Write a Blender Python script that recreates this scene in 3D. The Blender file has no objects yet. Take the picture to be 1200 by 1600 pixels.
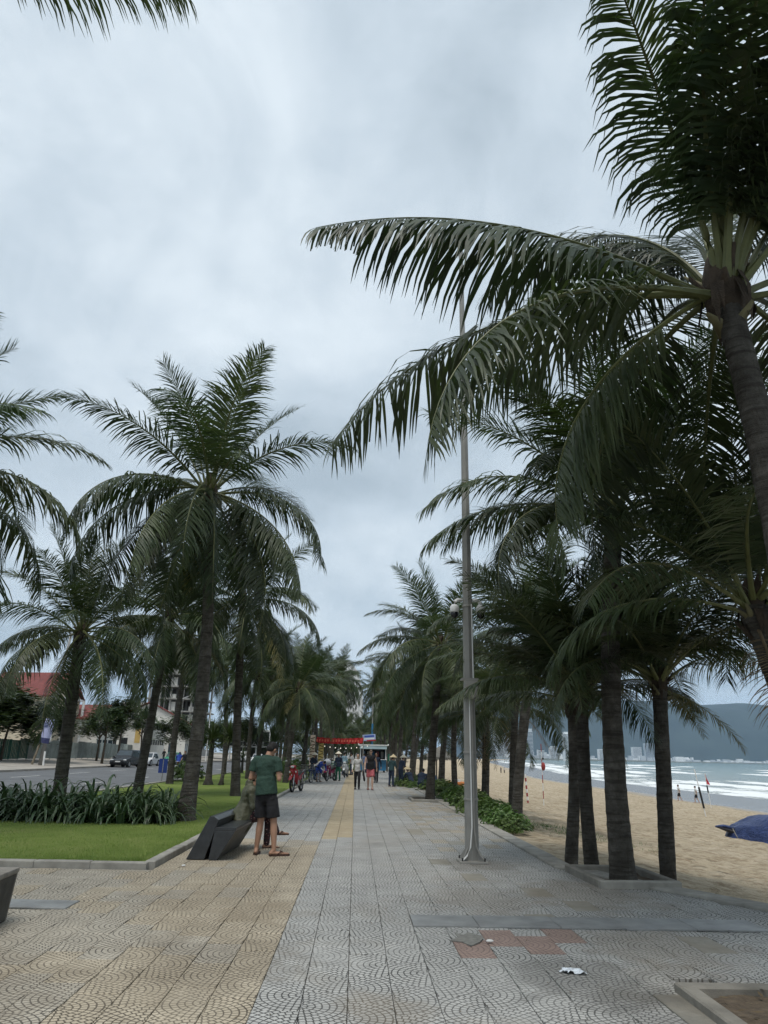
import bpy, math, random
import numpy as np
from mathutils import Vector, Matrix

# ------------------------------------------------------------------ camera, sky, sun, exposure
S = bpy.context.scene
COL = S.collection
R = math.radians
cd = bpy.data.cameras.new('camera'); cam = bpy.data.objects.new('camera', cd); COL.objects.link(cam)
cd.sensor_fit = 'VERTICAL'; cd.sensor_height = 36.0; cd.lens = 1110 / 1600 * 36.0
cd.clip_start = 0.05; cd.clip_end = 60000
cam.matrix_world = (Matrix.Translation((0, 0, 1.52)) @ Matrix.Rotation(R(-1.80832), 4, 'Z')
                    @ Matrix.Rotation(R(90 + 18.93785), 4, 'X') @ Matrix.Rotation(R(1.19731), 4, 'Z'))
S.camera = cam

SUN_EL, SUN_AZ = R(66), R(195)     # azimuth measured clockwise from +Y: high, behind the camera
W = bpy.data.worlds.new('World'); S.world = W; W.use_nodes = True
def build_world():
    nt = W.node_tree; nt.nodes.clear(); N = nt.nodes; L = nt.links
    def nd(t, **k):
        n = N.new(t)
        for a, b in k.items(): setattr(n, a, b)
        return n
    def mth(op, a, b=None, c=None):
        n = nd('ShaderNodeMath', operation=op)
        for i, v in enumerate((a, b, c)):
            if v is None: continue
            if isinstance(v, (int, float)): n.inputs[i].default_value = v
            else: L.new(v, n.inputs[i])
        return n.outputs[0]
    out = nd('ShaderNodeOutputWorld')
    sky = nd('ShaderNodeTexSky', sky_type='NISHITA', sun_disc=False, sun_elevation=SUN_EL, sun_rotation=SUN_AZ)
    sky.air_density = 1.2; sky.dust_density = 2.0
    bgs = nd('ShaderNodeBackground'); bgs.inputs[1].default_value = 0.08; L.new(sky.outputs[0], bgs.inputs[0])
    tc = nd('ShaderNodeTexCoord'); sp = nd('ShaderNodeSeparateXYZ'); L.new(tc.outputs['Generated'], sp.inputs[0])
    z = mth('ADD', mth('MAXIMUM', sp.outputs[2], 0.0), 0.16)
    cb = nd('ShaderNodeCombineXYZ')
    L.new(mth('DIVIDE', sp.outputs[0], z), cb.inputs[0]); L.new(mth('DIVIDE', sp.outputs[1], z), cb.inputs[1])
    def noise(scale, detail, rough, dist, loc):
        mp = nd('ShaderNodeMapping'); mp.inputs['Location'].default_value = loc
        mp.inputs['Rotation'].default_value = (0, 0, 0.5); mp.inputs['Scale'].default_value = (1.0, 0.72, 1)
        L.new(cb.outputs[0], mp.inputs[0])
        n = nd('ShaderNodeTexNoise'); n.inputs['Scale'].default_value = scale; n.inputs['Detail'].default_value = detail
        n.inputs['Roughness'].default_value = rough; n.inputs['Distortion'].default_value = dist
        L.new(mp.outputs[0], n.inputs['Vector']); return n.outputs['Fac']
    n1 = noise(0.85, 7, 0.52, 0.35, (3.1, 1.7, 0))
    n2 = noise(2.6, 6, 0.55, 0.3, (7.7, 2.2, 3))
    n3 = nd('ShaderNodeTexNoise'); n3.inputs['Scale'].default_value = 4.2; n3.inputs['Detail'].default_value = 9; n3.inputs['Roughness'].default_value = 0.6; n3.inputs['Distortion'].default_value = 0.5
    L.new(tc.outputs['Generated'], n3.inputs['Vector'])
    f = mth('ADD', mth('ADD', mth('MULTIPLY', n1, 0.46), mth('MULTIPLY', n2, 0.24)), mth('MULTIPLY', n3.outputs['Fac'], 0.30))
    cr = nd('ShaderNodeValToRGB'); e = cr.color_ramp.elements
    e[0].position = 0.405; e[0].color = (0.315, 0.375, 0.425, 1)
    e[1].position = 0.60; e[1].color = (0.565, 0.625, 0.67, 1)
    m = e.new(0.50); m.color = (0.43, 0.495, 0.55, 1)
    L.new(f, cr.inputs[0])
    # lower layer of grey-blue rain cloud hugging the horizon
    hz = nd('ShaderNodeMapRange'); hz.inputs[1].default_value = 0.02; hz.inputs[2].default_value = 0.42
    hz.inputs[3].default_value = 1.0; hz.inputs[4].default_value = 0.0; hz.interpolation_type = 'SMOOTHSTEP'
    L.new(sp.outputs[2], hz.inputs[0])
    mx = nd('ShaderNodeMix', data_type='RGBA', blend_type='MULTIPLY')
    L.new(mth('MULTIPLY', hz.outputs[0], 0.55), mx.inputs['Factor']); L.new(cr.outputs[0], mx.inputs['A'])
    mx.inputs['B'].default_value = (0.70, 0.755, 0.785, 1)
    bgc = nd('ShaderNodeBackground'); bgc.inputs[1].default_value = 1.0; L.new(mx.outputs['Result'], bgc.inputs[0])
    ms = nd('ShaderNodeMixShader'); ms.inputs[0].default_value = 0.95
    L.new(bgs.outputs[0], ms.inputs[1]); L.new(bgc.outputs[0], ms.inputs[2]); L.new(ms.outputs[0], out.inputs[0])
build_world()
sl = bpy.data.lights.new('sun', 'SUN'); sl.energy = 1.5; sl.angle = R(25); sl.color = (1.0, 0.96, 0.9)
so = bpy.data.objects.new('sun', sl); COL.objects.link(so)
so.rotation_euler = (math.pi / 2 - SUN_EL, 0, math.pi - SUN_AZ)
so.location = (0, 0, 60)
S.view_settings.view_transform = 'Standard'; S.view_settings.look = 'None'
S.view_settings.gamma = 1.0; S.view_settings.exposure = 0.58; S.view_settings.use_curve_mapping = False
S.cycles.use_denoising = True
S.cycles.use_adaptive_sampling = True; S.cycles.adaptive_threshold = 0.018; S.cycles.adaptive_min_samples = 16
S.cycles.max_bounces = 6; S.cycles.diffuse_bounces = 2; S.cycles.glossy_bounces = 3
S.cycles.transparent_max_bounces = 8; S.cycles.volume_bounces = 1
S.cycles.caustics_reflective = False; S.cycles.caustics_refractive = False

# ------------------------------------------------------------------ helpers
rng = random.Random(11)
V = Vector
def tag(o, label=None, cat=None, group=None, kind=None):
    if label: o['label'] = label
    if cat: o['category'] = cat
    if group: o['group'] = group
    if kind: o['kind'] = kind
    return o
def empty(name, loc=(0, 0, 0), rz=0.0):
    o = bpy.data.objects.new(name, None); COL.objects.link(o); o.location = loc; o.rotation_euler = (0, 0, rz)
    o.empty_display_size = 0.2
    return o
def link(name, me, parent=None, loc=None, rz=None):
    o = bpy.data.objects.new(name, me); COL.objects.link(o)
    if parent: o.parent = parent
    if loc is not None: o.location = loc
    if rz is not None: o.rotation_euler = (0, 0, rz)
    return o
def copy_tree(o, parent=None):
    c = o.copy(); COL.objects.link(c); c.parent = parent
    for ch in list(o.children): copy_tree(ch, c)
    return c

class MB:
    def __init__(s): s.v = []; s.f = []; s.m = []; s.cur = 0
    def add(s, vs, fs):
        b = len(s.v); s.v += [tuple(p) for p in vs]
        for f in fs: s.f.append([i + b for i in f]); s.m.append(s.cur)
        return s
    def box(s, x0, x1, y0, y1, z0, z1):
        return s.add([(x0, y0, z0), (x1, y0, z0), (x1, y1, z0), (x0, y1, z0), (x0, y0, z1), (x1, y0, z1), (x1, y1, z1), (x0, y1, z1)],
                     [(0, 3, 2, 1), (4, 5, 6, 7), (0, 1, 5, 4), (1, 2, 6, 5), (2, 3, 7, 6), (3, 0, 4, 7)])
    def bbox(s, x0, x1, y0, y1, z0, z1, b=0.01):
        """box with a chamfered top rim"""
        return s.add([(x0, y0, z0), (x1, y0, z0), (x1, y1, z0), (x0, y1, z0),
                      (x0, y0, z1 - b), (x1, y0, z1 - b), (x1, y1, z1 - b), (x0, y1, z1 - b),
                      (x0 + b, y0 + b, z1), (x1 - b, y0 + b, z1), (x1 - b, y1 - b, z1), (x0 + b, y1 - b, z1)],
                     [(0, 3, 2, 1), (8, 9, 10, 11)] + [(i, (i + 1) % 4, 4 + (i + 1) % 4, 4 + i) for i in range(4)]
                     + [(4 + i, 4 + (i + 1) % 4, 8 + (i + 1) % 4, 8 + i) for i in range(4)])
    def tube(s, pts, rad, n=8, cap=True, flat=1.0, up=(0, 0, 1)):
        pts = [V(p) for p in pts]
        if isinstance(rad, (int, float)): rad = [rad] * len(pts)
        vs = []; fs = []; ref = V(up)
        for i, p in enumerate(pts):
            t = (pts[min(i + 1, len(pts) - 1)] - pts[max(i - 1, 0)]).normalized()
            r = ref if abs(t.dot(ref)) < 0.95 else V((1, 0, 0))
            a = t.cross(r).normalized(); b = a.cross(t).normalized()
            for k in range(n):
                an = 2 * math.pi * k / n
                vs.append(p + a * (math.cos(an) * rad[i]) + b * (math.sin(an) * rad[i] * flat))
        m = len(pts)
        for i in range(m - 1):
            for k in range(n):
                fs.append((i * n + k, i * n + (k + 1) % n, (i + 1) * n + (k + 1) % n, (i + 1) * n + k))
        if cap: fs.append(tuple(range(n))[::-1]); fs.append(tuple((m - 1) * n + k for k in range(n)))
        return s.add(vs, fs)
    def ell(s, c, r, nu=12, nv=8, rot=None):
        """ellipsoid"""
        vs = []; fs = []; c = V(c)
        for j in range(nv + 1):
            th = math.pi * j / nv
            for i in range(nu):
                ph = 2 * math.pi * i / nu
                p = V((r[0] * math.sin(th) * math.cos(ph), r[1] * math.sin(th) * math.sin(ph), r[2] * math.cos(th)))
                if rot: p = rot @ p
                vs.append(c + p)
        for j in range(nv):
            for i in range(nu):
                fs.append((j * nu + i, (j + 1) * nu + i, (j + 1) * nu + (i + 1) % nu, j * nu + (i + 1) % nu))
        return s.add(vs, fs)
    def cut(s, p0, p1, r0, r1, n=14, flat=1.0, up=(0, 0, 1)):
        p0 = V(p0); p1 = V(p1); return s.tube([p0.lerp(p1, k / 5) for k in range(6)], [r0 + (r1 - r0) * k / 5 for k in range(6)], n, True, flat, up)
    def cap(s, p0, p1, r0, r1, n=12, flat=1.0, up=(0, 0, 1)):
        """closed tapered capsule"""
        p0 = V(p0); p1 = V(p1); t = (p1 - p0).normalized(); P = []; Q = []
        for k in range(4):
            a = (k + 0.35) / 4 * math.pi / 2; P.append(p0 - t * (r0 * math.cos(a))); Q.append(r0 * math.sin(a))
        for k in range(5):
            P.append(p0.lerp(p1, k / 4)); Q.append(r0 + (r1 - r0) * k / 4)
        for k in range(3, -1, -1):
            a = (k + 0.35) / 4 * math.pi / 2; P.append(p1 + t * (r1 * math.cos(a))); Q.append(r1 * math.sin(a))
        return s.tube(P, Q, n, True, flat, up)
    def lathe(s, prof, n=16, c=(0, 0, 0)):
        vs = []; fs = []
        for r, z in prof:
            for k in range(n):
                a = 2 * math.pi * k / n; vs.append((c[0] + r * math.cos(a), c[1] + r * math.sin(a), c[2] + z))
        for i in range(len(prof) - 1):
            for k in range(n): fs.append((i * n + k, i * n + (k + 1) % n, (i + 1) * n + (k + 1) % n, (i + 1) * n + k))
        fs.append(tuple(range(n))[::-1]); fs.append(tuple((len(prof) - 1) * n + k for k in range(n)))
        return s.add(vs, fs)
    def prism(s, poly, a0, a1, axis='y', inset=0.0):
        """polygon (2-D) extruded along an axis; poly in the other two coordinates"""
        n = len(poly); cx = sum(p[0] for p in poly) / n; cy = sum(p[1] for p in poly) / n
        def mk(p, a):
            if axis == 'y': return (p[0], a, p[1])
            if axis == 'x': return (a, p[0], p[1])
            return (p[0], p[1], a)
        vs = [mk(p, a0) for p in poly] + [mk(p, a1) for p in poly]
        fs = [tuple(range(n)), tuple(range(2 * n - 1, n - 1, -1))] + [(i, i + n, (i + 1) % n + n, (i + 1) % n) for i in range(n)]
        return s.add(vs, fs)
    def torus(s, c, Rr, r, axis='x', n=20, m=8):
        vs = []; fs = []
        for i in range(n):
            a = 2 * math.pi * i / n
            for j in range(m):
                b = 2 * math.pi * j / m; q = Rr + r * math.cos(b); h = r * math.sin(b)
                p = (h, q * math.cos(a), q * math.sin(a)) if axis == 'x' else ((q * math.cos(a), h, q * math.sin(a)) if axis == 'y' else (q * math.cos(a), q * math.sin(a), h))
                vs.append((c[0] + p[0], c[1] + p[1], c[2] + p[2]))
        for i in range(n):
            for j in range(m):
                fs.append((i * m + j, ((i + 1) % n) * m + j, ((i + 1) % n) * m + (j + 1) % m, i * m + (j + 1) % m))
        return s.add(vs, fs)
    def mesh(s, name, mats, smooth=False):
        me = bpy.data.meshes.new(name); me.from_pydata(s.v, [], s.f)
        for m in (mats if isinstance(mats, (list, tuple)) else [mats]): me.materials.append(m)
        if any(s.m): me.polygons.foreach_set('material_index', s.m)
        me.polygons.foreach_set('use_smooth', [smooth] * len(s.f))
        me.update(); return me
    def build(s, name, mats, parent=None, smooth=False, loc=None, rz=None):
        return link(name, s.mesh(name, mats, smooth), parent, loc, rz)

def bevel(o, w=0.01, seg=2):
    b = o.modifiers.new('bevel', 'BEVEL'); b.width = w; b.segments = seg; b.limit_method = 'ANGLE'; b.angle_limit = R(35)
    return o

# ---- node materials
class NT:
    def __init__(s, name):
        s.mat = bpy.data.materials.new(name); s.mat.use_nodes = True; s.nt = s.mat.node_tree
        s.N = s.nt.nodes; s.L = s.nt.links
        s.b = s.N['Principled BSDF']; s.out = s.N['Material Output']
    def nd(s, t, **k):
        n = s.N.new(t)
        for a, b in k.items(): setattr(n, a, b)
        return n
    def m(s, op, a, b=None, c=None):
        n = s.nd('ShaderNodeMath', operation=op)
        for i, v in enumerate((a, b, c)):
            if v is None: continue
            if isinstance(v, (int, float)): n.inputs[i].default_value = v
            else: s.L.new(v, n.inputs[i])
        return n.outputs[0]
    def coord(s, kind='Object', scale=None):
        if kind == 'Position':
            o = s.nd('ShaderNodeNewGeometry').outputs['Position']
        else:
            o = s.nd('ShaderNodeTexCoord').outputs[kind]
        if scale:
            mp = s.nd('ShaderNodeMapping'); mp.inputs['Scale'].default_value = scale; s.L.new(o, mp.inputs[0]); o = mp.outputs[0]
        return o
    def noise(s, vec, scale, detail=5, rough=0.55, dist=0.0):
        n = s.nd('ShaderNodeTexNoise'); n.inputs['Scale'].default_value = scale; n.inputs['Detail'].default_value = detail
        n.inputs['Roughness'].default_value = rough; n.inputs['Distortion'].default_value = dist
        s.L.new(vec, n.inputs['Vector']); return n.outputs['Fac']
    def ramp(s, f, stops):
        n = s.nd('ShaderNodeValToRGB'); e = n.color_ramp.elements
        e[0].position = stops[0][0]; e[0].color = (*stops[0][1], 1) if len(stops[0][1]) == 3 else stops[0][1]
        e[1].position = stops[-1][0]; e[1].color = (*stops[-1][1], 1)
        for p, c in stops[1:-1]:
            q = e.new(p); q.color = (*c, 1)
        s.L.new(f, n.inputs[0]); return n.outputs[0]
    def rng(s, f, a, b, c=0.0, d=1.0, smooth=False):
        n = s.nd('ShaderNodeMapRange'); n.interpolation_type = 'SMOOTHSTEP' if smooth else 'LINEAR'
        for i, v in enumerate((a, b, c, d)): n.inputs[i + 1].default_value = v
        s.L.new(f, n.inputs[0]); return n.outputs[0]
    def mix(s, f, a, b, mode='MIX'):
        n = s.nd('ShaderNodeMix', data_type='RGBA', blend_type=mode)
        for k, v in (('Factor', f), ('A', a), ('B', b)):
            if isinstance(v, (int, float)): n.inputs[k].default_value = v
            elif isinstance(v, tuple): n.inputs[k].default_value = (*v, 1) if len(v) == 3 else v
            else: s.L.new(v, n.inputs[k])
        return n.outputs['Result']
    def bump(s, h, strength=0.3, dist=0.01):
        n = s.nd('ShaderNodeBump'); n.inputs['Strength'].default_value = strength; n.inputs['Distance'].default_value = dist
        s.L.new(h, n.inputs['Height']); s.L.new(n.outputs[0], s.b.inputs['Normal']); return n
    def set(s, **k):
        nm = {'col': 'Base Color', 'rough': 'Roughness', 'metal': 'Metallic', 'spec': 'Specular IOR Level'}
        for a, v in k.items():
            i = s.b.inputs[nm.get(a, a)]
            if isinstance(v, (int, float)): i.default_value = v
            elif isinstance(v, tuple): i.default_value = (*v, 1) if len(v) == 3 else v
            else: s.L.new(v, i)
        return s.mat

MC = {}
def mat(name, col, rough=0.6, var=0.18, scale=6.0, bump=0.0, bscale=60.0, bdist=.01, metal=0.0, spec=0.4, coord='Object', orand=0.0):
    if name in MC: return MC[name]
    t = NT(name); c = t.coord(coord); n = t.noise(c, scale, 6, 0.6)
    a = tuple(max(0, x * (1 - var)) for x in col); b = tuple(min(1, x * (1 + var)) for x in col)
    cc = t.ramp(n, [(0.3, a), (0.7, b)])
    if orand:
        oi = t.nd('ShaderNodeObjectInfo'); hv = t.nd('ShaderNodeHueSaturation')
        t.L.new(t.rng(oi.outputs['Random'], 0, 1, 1 - orand, 1 + orand), hv.inputs['Value']); t.L.new(cc, hv.inputs['Color']); cc = hv.outputs[0]
    t.set(col=cc, rough=rough, metal=metal, spec=spec)
    if bump: t.bump(t.noise(c, bscale, 4), bump, bdist)
    MC[name] = t.mat
    return t.mat
def leafmat(name, col, col2, rough=0.5, trans=0.18, var=0.25, hue=0.02):
    t = NT(name); oi = t.nd('ShaderNodeObjectInfo'); c = t.coord('Object')
    cc = t.mix(t.rng(t.noise(c, 1.7, 3), 0.35, 0.65), col, col2)
    hv = t.nd('ShaderNodeHueSaturation'); t.L.new(t.rng(oi.outputs['Random'], 0, 1, 1 - var, 1 + var), hv.inputs['Value'])
    t.L.new(t.rng(t.m('FRACT', t.m('MULTIPLY', oi.outputs['Random'], 7.31)), 0, 1, 0.5 - hue, 0.5 + hue), hv.inputs['Hue'])
    t.L.new(cc, hv.inputs['Color']); t.set(col=hv.outputs[0], rough=rough, spec=0.35)
    tr = t.nd('ShaderNodeBsdfTranslucent'); t.L.new(t.mix(1.0, hv.outputs[0], (1.2, 1.5, 0.6), 'MULTIPLY'), tr.inputs[0])
    ms = t.nd('ShaderNodeMixShader'); ms.inputs[0].default_value = trans
    t.L.new(t.b.outputs[0], ms.inputs[1]); t.L.new(tr.outputs[0], ms.inputs[2]); t.L.new(ms.outputs[0], t.out.inputs[0])
    MC[name] = t.mat; return t.mat

# ------------------------------------------------------------------ paving material (cast fan pattern in each tile)
TW, TL = 0.30, 0.60
def stag(c): return ((c * 0.37) % 1.0) * TL
DK, BR = (0.075, 0.072, 0.064), (0.20, 0.155, 0.10)
STAINS = [(1.75, 5.95, .62, DK, .78), (2.0, 5.1, .6, DK, .6), (-1.0, 6.3, .75, (.12, .095, .065), .6), (-2.6, 5.5, .8, (.15, .12, .085), .7), (1.5, 9.0, .8, BR, .5), (2.9, 9.4, .9, BR, .7), (1.9, 11.85, .7, (.12, .10, .07), .75), (-1.6, 8.8, .9, BR, .45), (2.7, 7.0, .7, BR, .6), (2.3, 24.5, 2.2, BR, .5), (2.0, 17, 1.6, BR, .45), (.2, 5.3, .35, BR, .6), (-.9, 8.2, .5, BR, .55)]
def fan_tile(name, ca, cb, groove, dirt=0.5, fan=1.0, rough=0.75):
    t = NT(name); pos = t.coord('Position'); sp = t.nd('ShaderNodeSeparateXYZ'); t.L.new(pos, sp.inputs[0])
    x, y = sp.outputs[0], sp.outputs[1]
    col = t.m('FLOOR', t.m('DIVIDE', x, TW))
    st = t.m('MULTIPLY', t.m('FRACT', t.m('ADD', t.m('MULTIPLY', col, 0.37), 100.0)), TL)
    yy = t.m('DIVIDE', t.m('ADD', y, st), TL); row = t.m('FLOOR', yy)
    lx = t.m('SUBTRACT', x, t.m('MULTIPLY', col, TW)); ly = t.m('MULTIPLY', t.m('SUBTRACT', t.m('SUBTRACT', yy, row), 0.5), TL)
    cb3 = t.nd('ShaderNodeCombineXYZ'); t.L.new(col, cb3.inputs[0]); t.L.new(row, cb3.inputs[1])
    wn = t.nd('ShaderNodeTexWhiteNoise', noise_dimensions='2D'); t.L.new(cb3.outputs[0], wn.inputs['Vector'])
    rnd = wn.outputs['Value']
    fl = t.m('GREATER_THAN', rnd, 0.5)
    lxf = t.m('ADD', t.m('MULTIPLY', fl, TW), t.m('MULTIPLY', lx, t.m('SUBTRACT', 1.0, t.m('MULTIPLY', fl, 2.0))))
    r = t.m('SQRT', t.m('ADD', t.m('MULTIPLY', lxf, lxf), t.m('MULTIPLY', ly, ly)))
    wob = t.m('MULTIPLY', t.m('SUBTRACT', t.noise(pos, 22, 2), 0.5), 0.016)
    q = t.m('DIVIDE', t.m('ADD', r, wob), 0.047); ring = t.m('FLOOR', q); fq = t.m('SUBTRACT', q, ring)
    dr = t.m('MULTIPLY', t.m('MINIMUM', fq, t.m('SUBTRACT', 1.0, fq)), 0.047)
    th = t.m('ARCTAN2', ly, lxf)
    ns = t.m('ADD', t.m('MULTIPLY', ring, 3.0), 3.0)
    a = t.m('ADD', t.m('ADD', t.m('MULTIPLY', t.m('DIVIDE', th, math.pi), ns), t.m('MULTIPLY', ring, 0.37)), t.m('MULTIPLY', wob, 18.0))
    fa = t.m('FRACT', t.m('ADD', a, 50.0))
    da = t.m('MULTIPLY', t.m('MINIMUM', fa, t.m('SUBTRACT', 1.0, fa)), t.m('DIVIDE', t.m('MULTIPLY', math.pi, t.m('MAXIMUM', r, 0.03)), ns))
    d = t.m('MINIMUM', dr, da)
    g = t.rng(d, 0.0030, 0.0070, 1.0, 0.0)
    worn = t.rng(t.noise(pos, 1.3, 5, 0.6), 0.30, 0.60, 0.55, 1.0)
    g = t.m('MULTIPLY', t.m('MULTIPLY', g, worn), fan)
    # tile to tile tone, mottling, grit, dust in large shapes, damp dark stains
    base = t.mix(rnd, ca, cb)
    base = t.mix(t.rng(t.noise(pos, 5.0, 8, 0.7), 0.3, 0.7), base, tuple(x * 0.74 for x in ca))
    base = t.mix(t.m('MULTIPLY', t.rng(t.noise(pos, 120, 3), 0.45, 0.75), 0.28), base, tuple(x * 0.5 for x in ca))
    base = t.mix(g, base, groove)
    dust = t.rng(t.noise(pos, 0.55, 9, 0.68, 0.6), 0.50, 0.66, 0.0, dirt, True)
    base = t.mix(dust, base, (0.25, 0.205, 0.145))
    damp = t.rng(t.noise(t.coord('Position', (0.8, 0.9, 1)), 0.62, 8, 0.65, 0.4), 0.58, 0.72, 0.0, 0.36, True)
    base = t.mix(damp, base, (0.085, 0.082, 0.072))
    nz = t.noise(pos, 2.4, 6, .65)
    for (sx, sy, sr, sc_, k_) in STAINS:
        dd = t.m('SQRT', t.m('ADD', t.m('POWER', t.m('SUBTRACT', x, sx), 2.0), t.m('POWER', t.m('MULTIPLY', t.m('SUBTRACT', y, sy), .8), 2.0)))
        f = t.rng(t.m('ADD', t.m('DIVIDE', dd, sr), t.m('MULTIPLY', t.m('SUBTRACT', nz, .5), 2.4)), 1.15, .45, 0.0, k_ * .52, True)
        base = t.mix(f, base, sc_)
    t.set(col=base, rough=t.rng(damp, 0, 0.6, rough, rough * 0.72), spec=0.3)
    h = t.m('SUBTRACT', t.m('MULTIPLY', t.noise(pos, 70, 4), 0.25), g)
    t.bump(h, 0.45, 0.006)
    return t.mat
T_YEL = fan_tile('tile_yellow', (0.52, 0.445, 0.33), (0.58, 0.505, 0.385), (0.075, 0.062, 0.045), 0.32)
T_GRY = fan_tile('tile_grey', (0.475, 0.47, 0.445), (0.54, 0.535, 0.505), (0.070, 0.070, 0.066), 0.24)
T_BEI = fan_tile('tile_beige_grey', (0.49, 0.44, 0.355), (0.55, 0.50, 0.41), (0.075, 0.068, 0.056), 0.35)
T_RED = fan_tile('tile_red', (0.37, 0.27, 0.23), (0.41, 0.305, 0.26), (0.13, 0.095, 0.08), 0.45, 0.8)
T_CEM = fan_tile('tile_cement', (0.30, 0.285, 0.24), (0.35, 0.33, 0.285), (0.1, 0.1, 0.09), 0.35, 0.12)
T_STR = fan_tile('tile_guide_yellow', (0.47, 0.385, 0.25), (0.53, 0.44, 0.305), (0.11, 0.085, 0.055), 0.15, 0.55)
m_slate = mat('slate_slab', (0.235, 0.24, 0.235), 0.5, 0.3, 3.0, 0.15, 90, coord='Position')
m_bed = mat('mortar_bed', (0.095, 0.085, 0.070), 0.95, 0.3, 8, coord='Position')
m_kerb = mat('kerb_stone', (0.30, 0.285, 0.25), 0.85, 0.3, 3.5, 0.4, 70, coord='Position')
m_kerbd = mat('kerb_stone_dark', (0.215, 0.20, 0.17), 0.85, 0.35, 3.0, 0.4, 70, coord='Position')
m_soil = mat('planter_soil', (0.105, 0.080, 0.055), 0.95, 0.4, 14, 0.8, 50, coord='Position')

# ------------------------------------------------------------------ ground, promenade
def poly_sheet(name, pts, z, m, kind='structure'):
    me = bpy.data.meshes.new(name); me.from_pydata([(x, y, z) for x, y in pts], [], [tuple(range(len(pts)))])
    me.materials.append(m); me.update(); o = link(name, me); o['kind'] = kind; return o
m_earth = mat('bare_earth', (0.17, 0.15, 0.11), 0.95, 0.3, 0.08, coord='Position')
poly_sheet('ground', [(-9000, -400), (3.2, -400), (3.2, 150), (30, 420), (60, 1000), (250, 2000), (540, 3200), (900, 12000), (-9000, 12000)], -0.14, m_earth)

prom = MB()
prom.add([(-12, -3, -.03), (9.0, -3, -.03), (6.3, 6.2, -.03), (3.9, 10.15, -.03), (3.3, 11.6, -.03), (3.3, 62, -.03), (-2.72, 62, -.03), (-2.72, 10.78, -.03), (-12, 10.78, -.03)],
         [tuple(range(9))])
promenade = prom.build('promenade', m_bed); promenade['kind'] = 'structure'
# far stretch, where single tiles can no longer be told apart
far = MB(); far.add([(-2.71, 46, -0.002), (-.6, 46, -0.002), (-.6, 190, -0.002), (-2.71, 190, -0.002)], [(0, 1, 2, 3)])
far.add([(0, 46, -0.002), (3.29, 46, -0.002), (3.29, 190, -0.002), (0, 190, -0.002)], [(0, 1, 2, 3)]); far.cur = 1
far.add([(-.6, 46, -0.002), (0, 46, -0.002), (0, 190, -0.002), (-.6, 190, -0.002)], [(0, 1, 2, 3)])
far.build('paving_surface', [T_GRY, T_STR], promenade)

def right_edge(y):
    if y > 11.6: return 3.30
    if y > 10.15: return 3.30 + (11.6 - y) / 1.45 * 0.60
    if y > 6.2: return 3.9 + (10.15 - y) / 3.95 * 2.4
    return 6.3 + (6.2 - y) * 0.3
def tile_kind(c, y):
    x = (c + .5) * TW
    if (6.85 < y < 7.5 and 1.2 < x < 2.1) or (6.35 < y < 6.95 and 0.9 < x < 1.2): return 'red'
    h = ((c * 73856093) ^ (int(y * 10) * 19349663)) % 1000 / 1000
    if x < -0.6: 
        if y < 14.6: return 'bei' if (x < -1.9 and y < 11 and h < .62) or h < .12 else ('gry' if x < -2.4 and h > .86 and y < 9 else 'yel')
        return 'gry'
    if x < 0.0 and y > 15.0: return 'str'
    if x > 1.2 and h < .09: return 'cem'
    if x > 1.5 and y > 13 and h < .35: return 'bei'
    return 'gry'
TM = {'yel': T_YEL, 'gry': T_GRY, 'bei': T_BEI, 'red': T_RED, 'cem': T_CEM, 'slate': m_slate, 'str': T_STR}
tiles = []
for c in range(-34, 22):
    y = 3.4 - (3.4 + stag(c)) % TL
    while y < 46.0:
        yc = y + TL / 2; x0 = c * TW; x1 = x0 + TW
        ok = (x0 > -2.72 or y < 10.70) and (x1 < 3.01 if yc > 11.7 else x0 < right_edge(yc) - .40)
        # openings of the tree planters
        if 2.55 < x1 and x0 < 3.3 and 26.9 < yc < 29.6 and x0 > 2.1: ok = False
        if x0 > 2.2 and yc < 5.75 and x1 < 3.8: ok = False
        if ok: tiles.append((c, x0, y, tile_kind(c, yc), min(y + TL, 10.775) if x0 < -2.72 else y + TL))
        y += TL
def visible(x, y):   # rough size in the picture
    return y > 4.4 and abs(x - 0.05 * y) < 0.56 * y
G = 0.0022
def tile_mesh(k):
    b = MB(); b.bbox(-TW / 2 + G, TW / 2 - G, -TL / 2 + G, TL / 2 - G, -0.028, 0, 0.004); return b.mesh('paving_tile', TM[k])
def cut_tile(k, L):
    b = MB(); b.bbox(-TW / 2 + G, TW / 2 - G, -TL / 2 + G, -TL / 2 + L - G, -0.028, 0, 0.004); return b.mesh('paving_tile', TM[k])
tmesh = {k: tile_mesh(k) for k in TM}
tiles.sort(key=lambda t: (not visible(t[1] + .15, t[2] + .3), t[2] ** 2 + (t[1]) ** 2))
for (c, x0, y0, k, y1) in tiles[:300]:
    o = link('paving_tile', tmesh[k] if y1 - y0 > TL - .001 else cut_tile(k, y1 - y0), promenade, (x0 + TW / 2, y0 + TL / 2, rng.uniform(-.004, .002)))
    o.rotation_euler = (rng.gauss(0, .004), rng.gauss(0, .006), rng.gauss(0, .003))
rest = MB(); order = list(TM)
for (c, x0, y0, k, y1) in tiles[300:]:
    rest.cur = order.index(k); dz = rng.uniform(-.004, .002)
    rest.bbox(x0 + G, x0 + TW - G, y0 + G, y1 - G, -0.028 + dz, dz, 0.004)
ro = rest.build('paving_tiles_further_off', [TM[k] for k in order], promenade); ro['kind'] = 'stuff'
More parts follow.
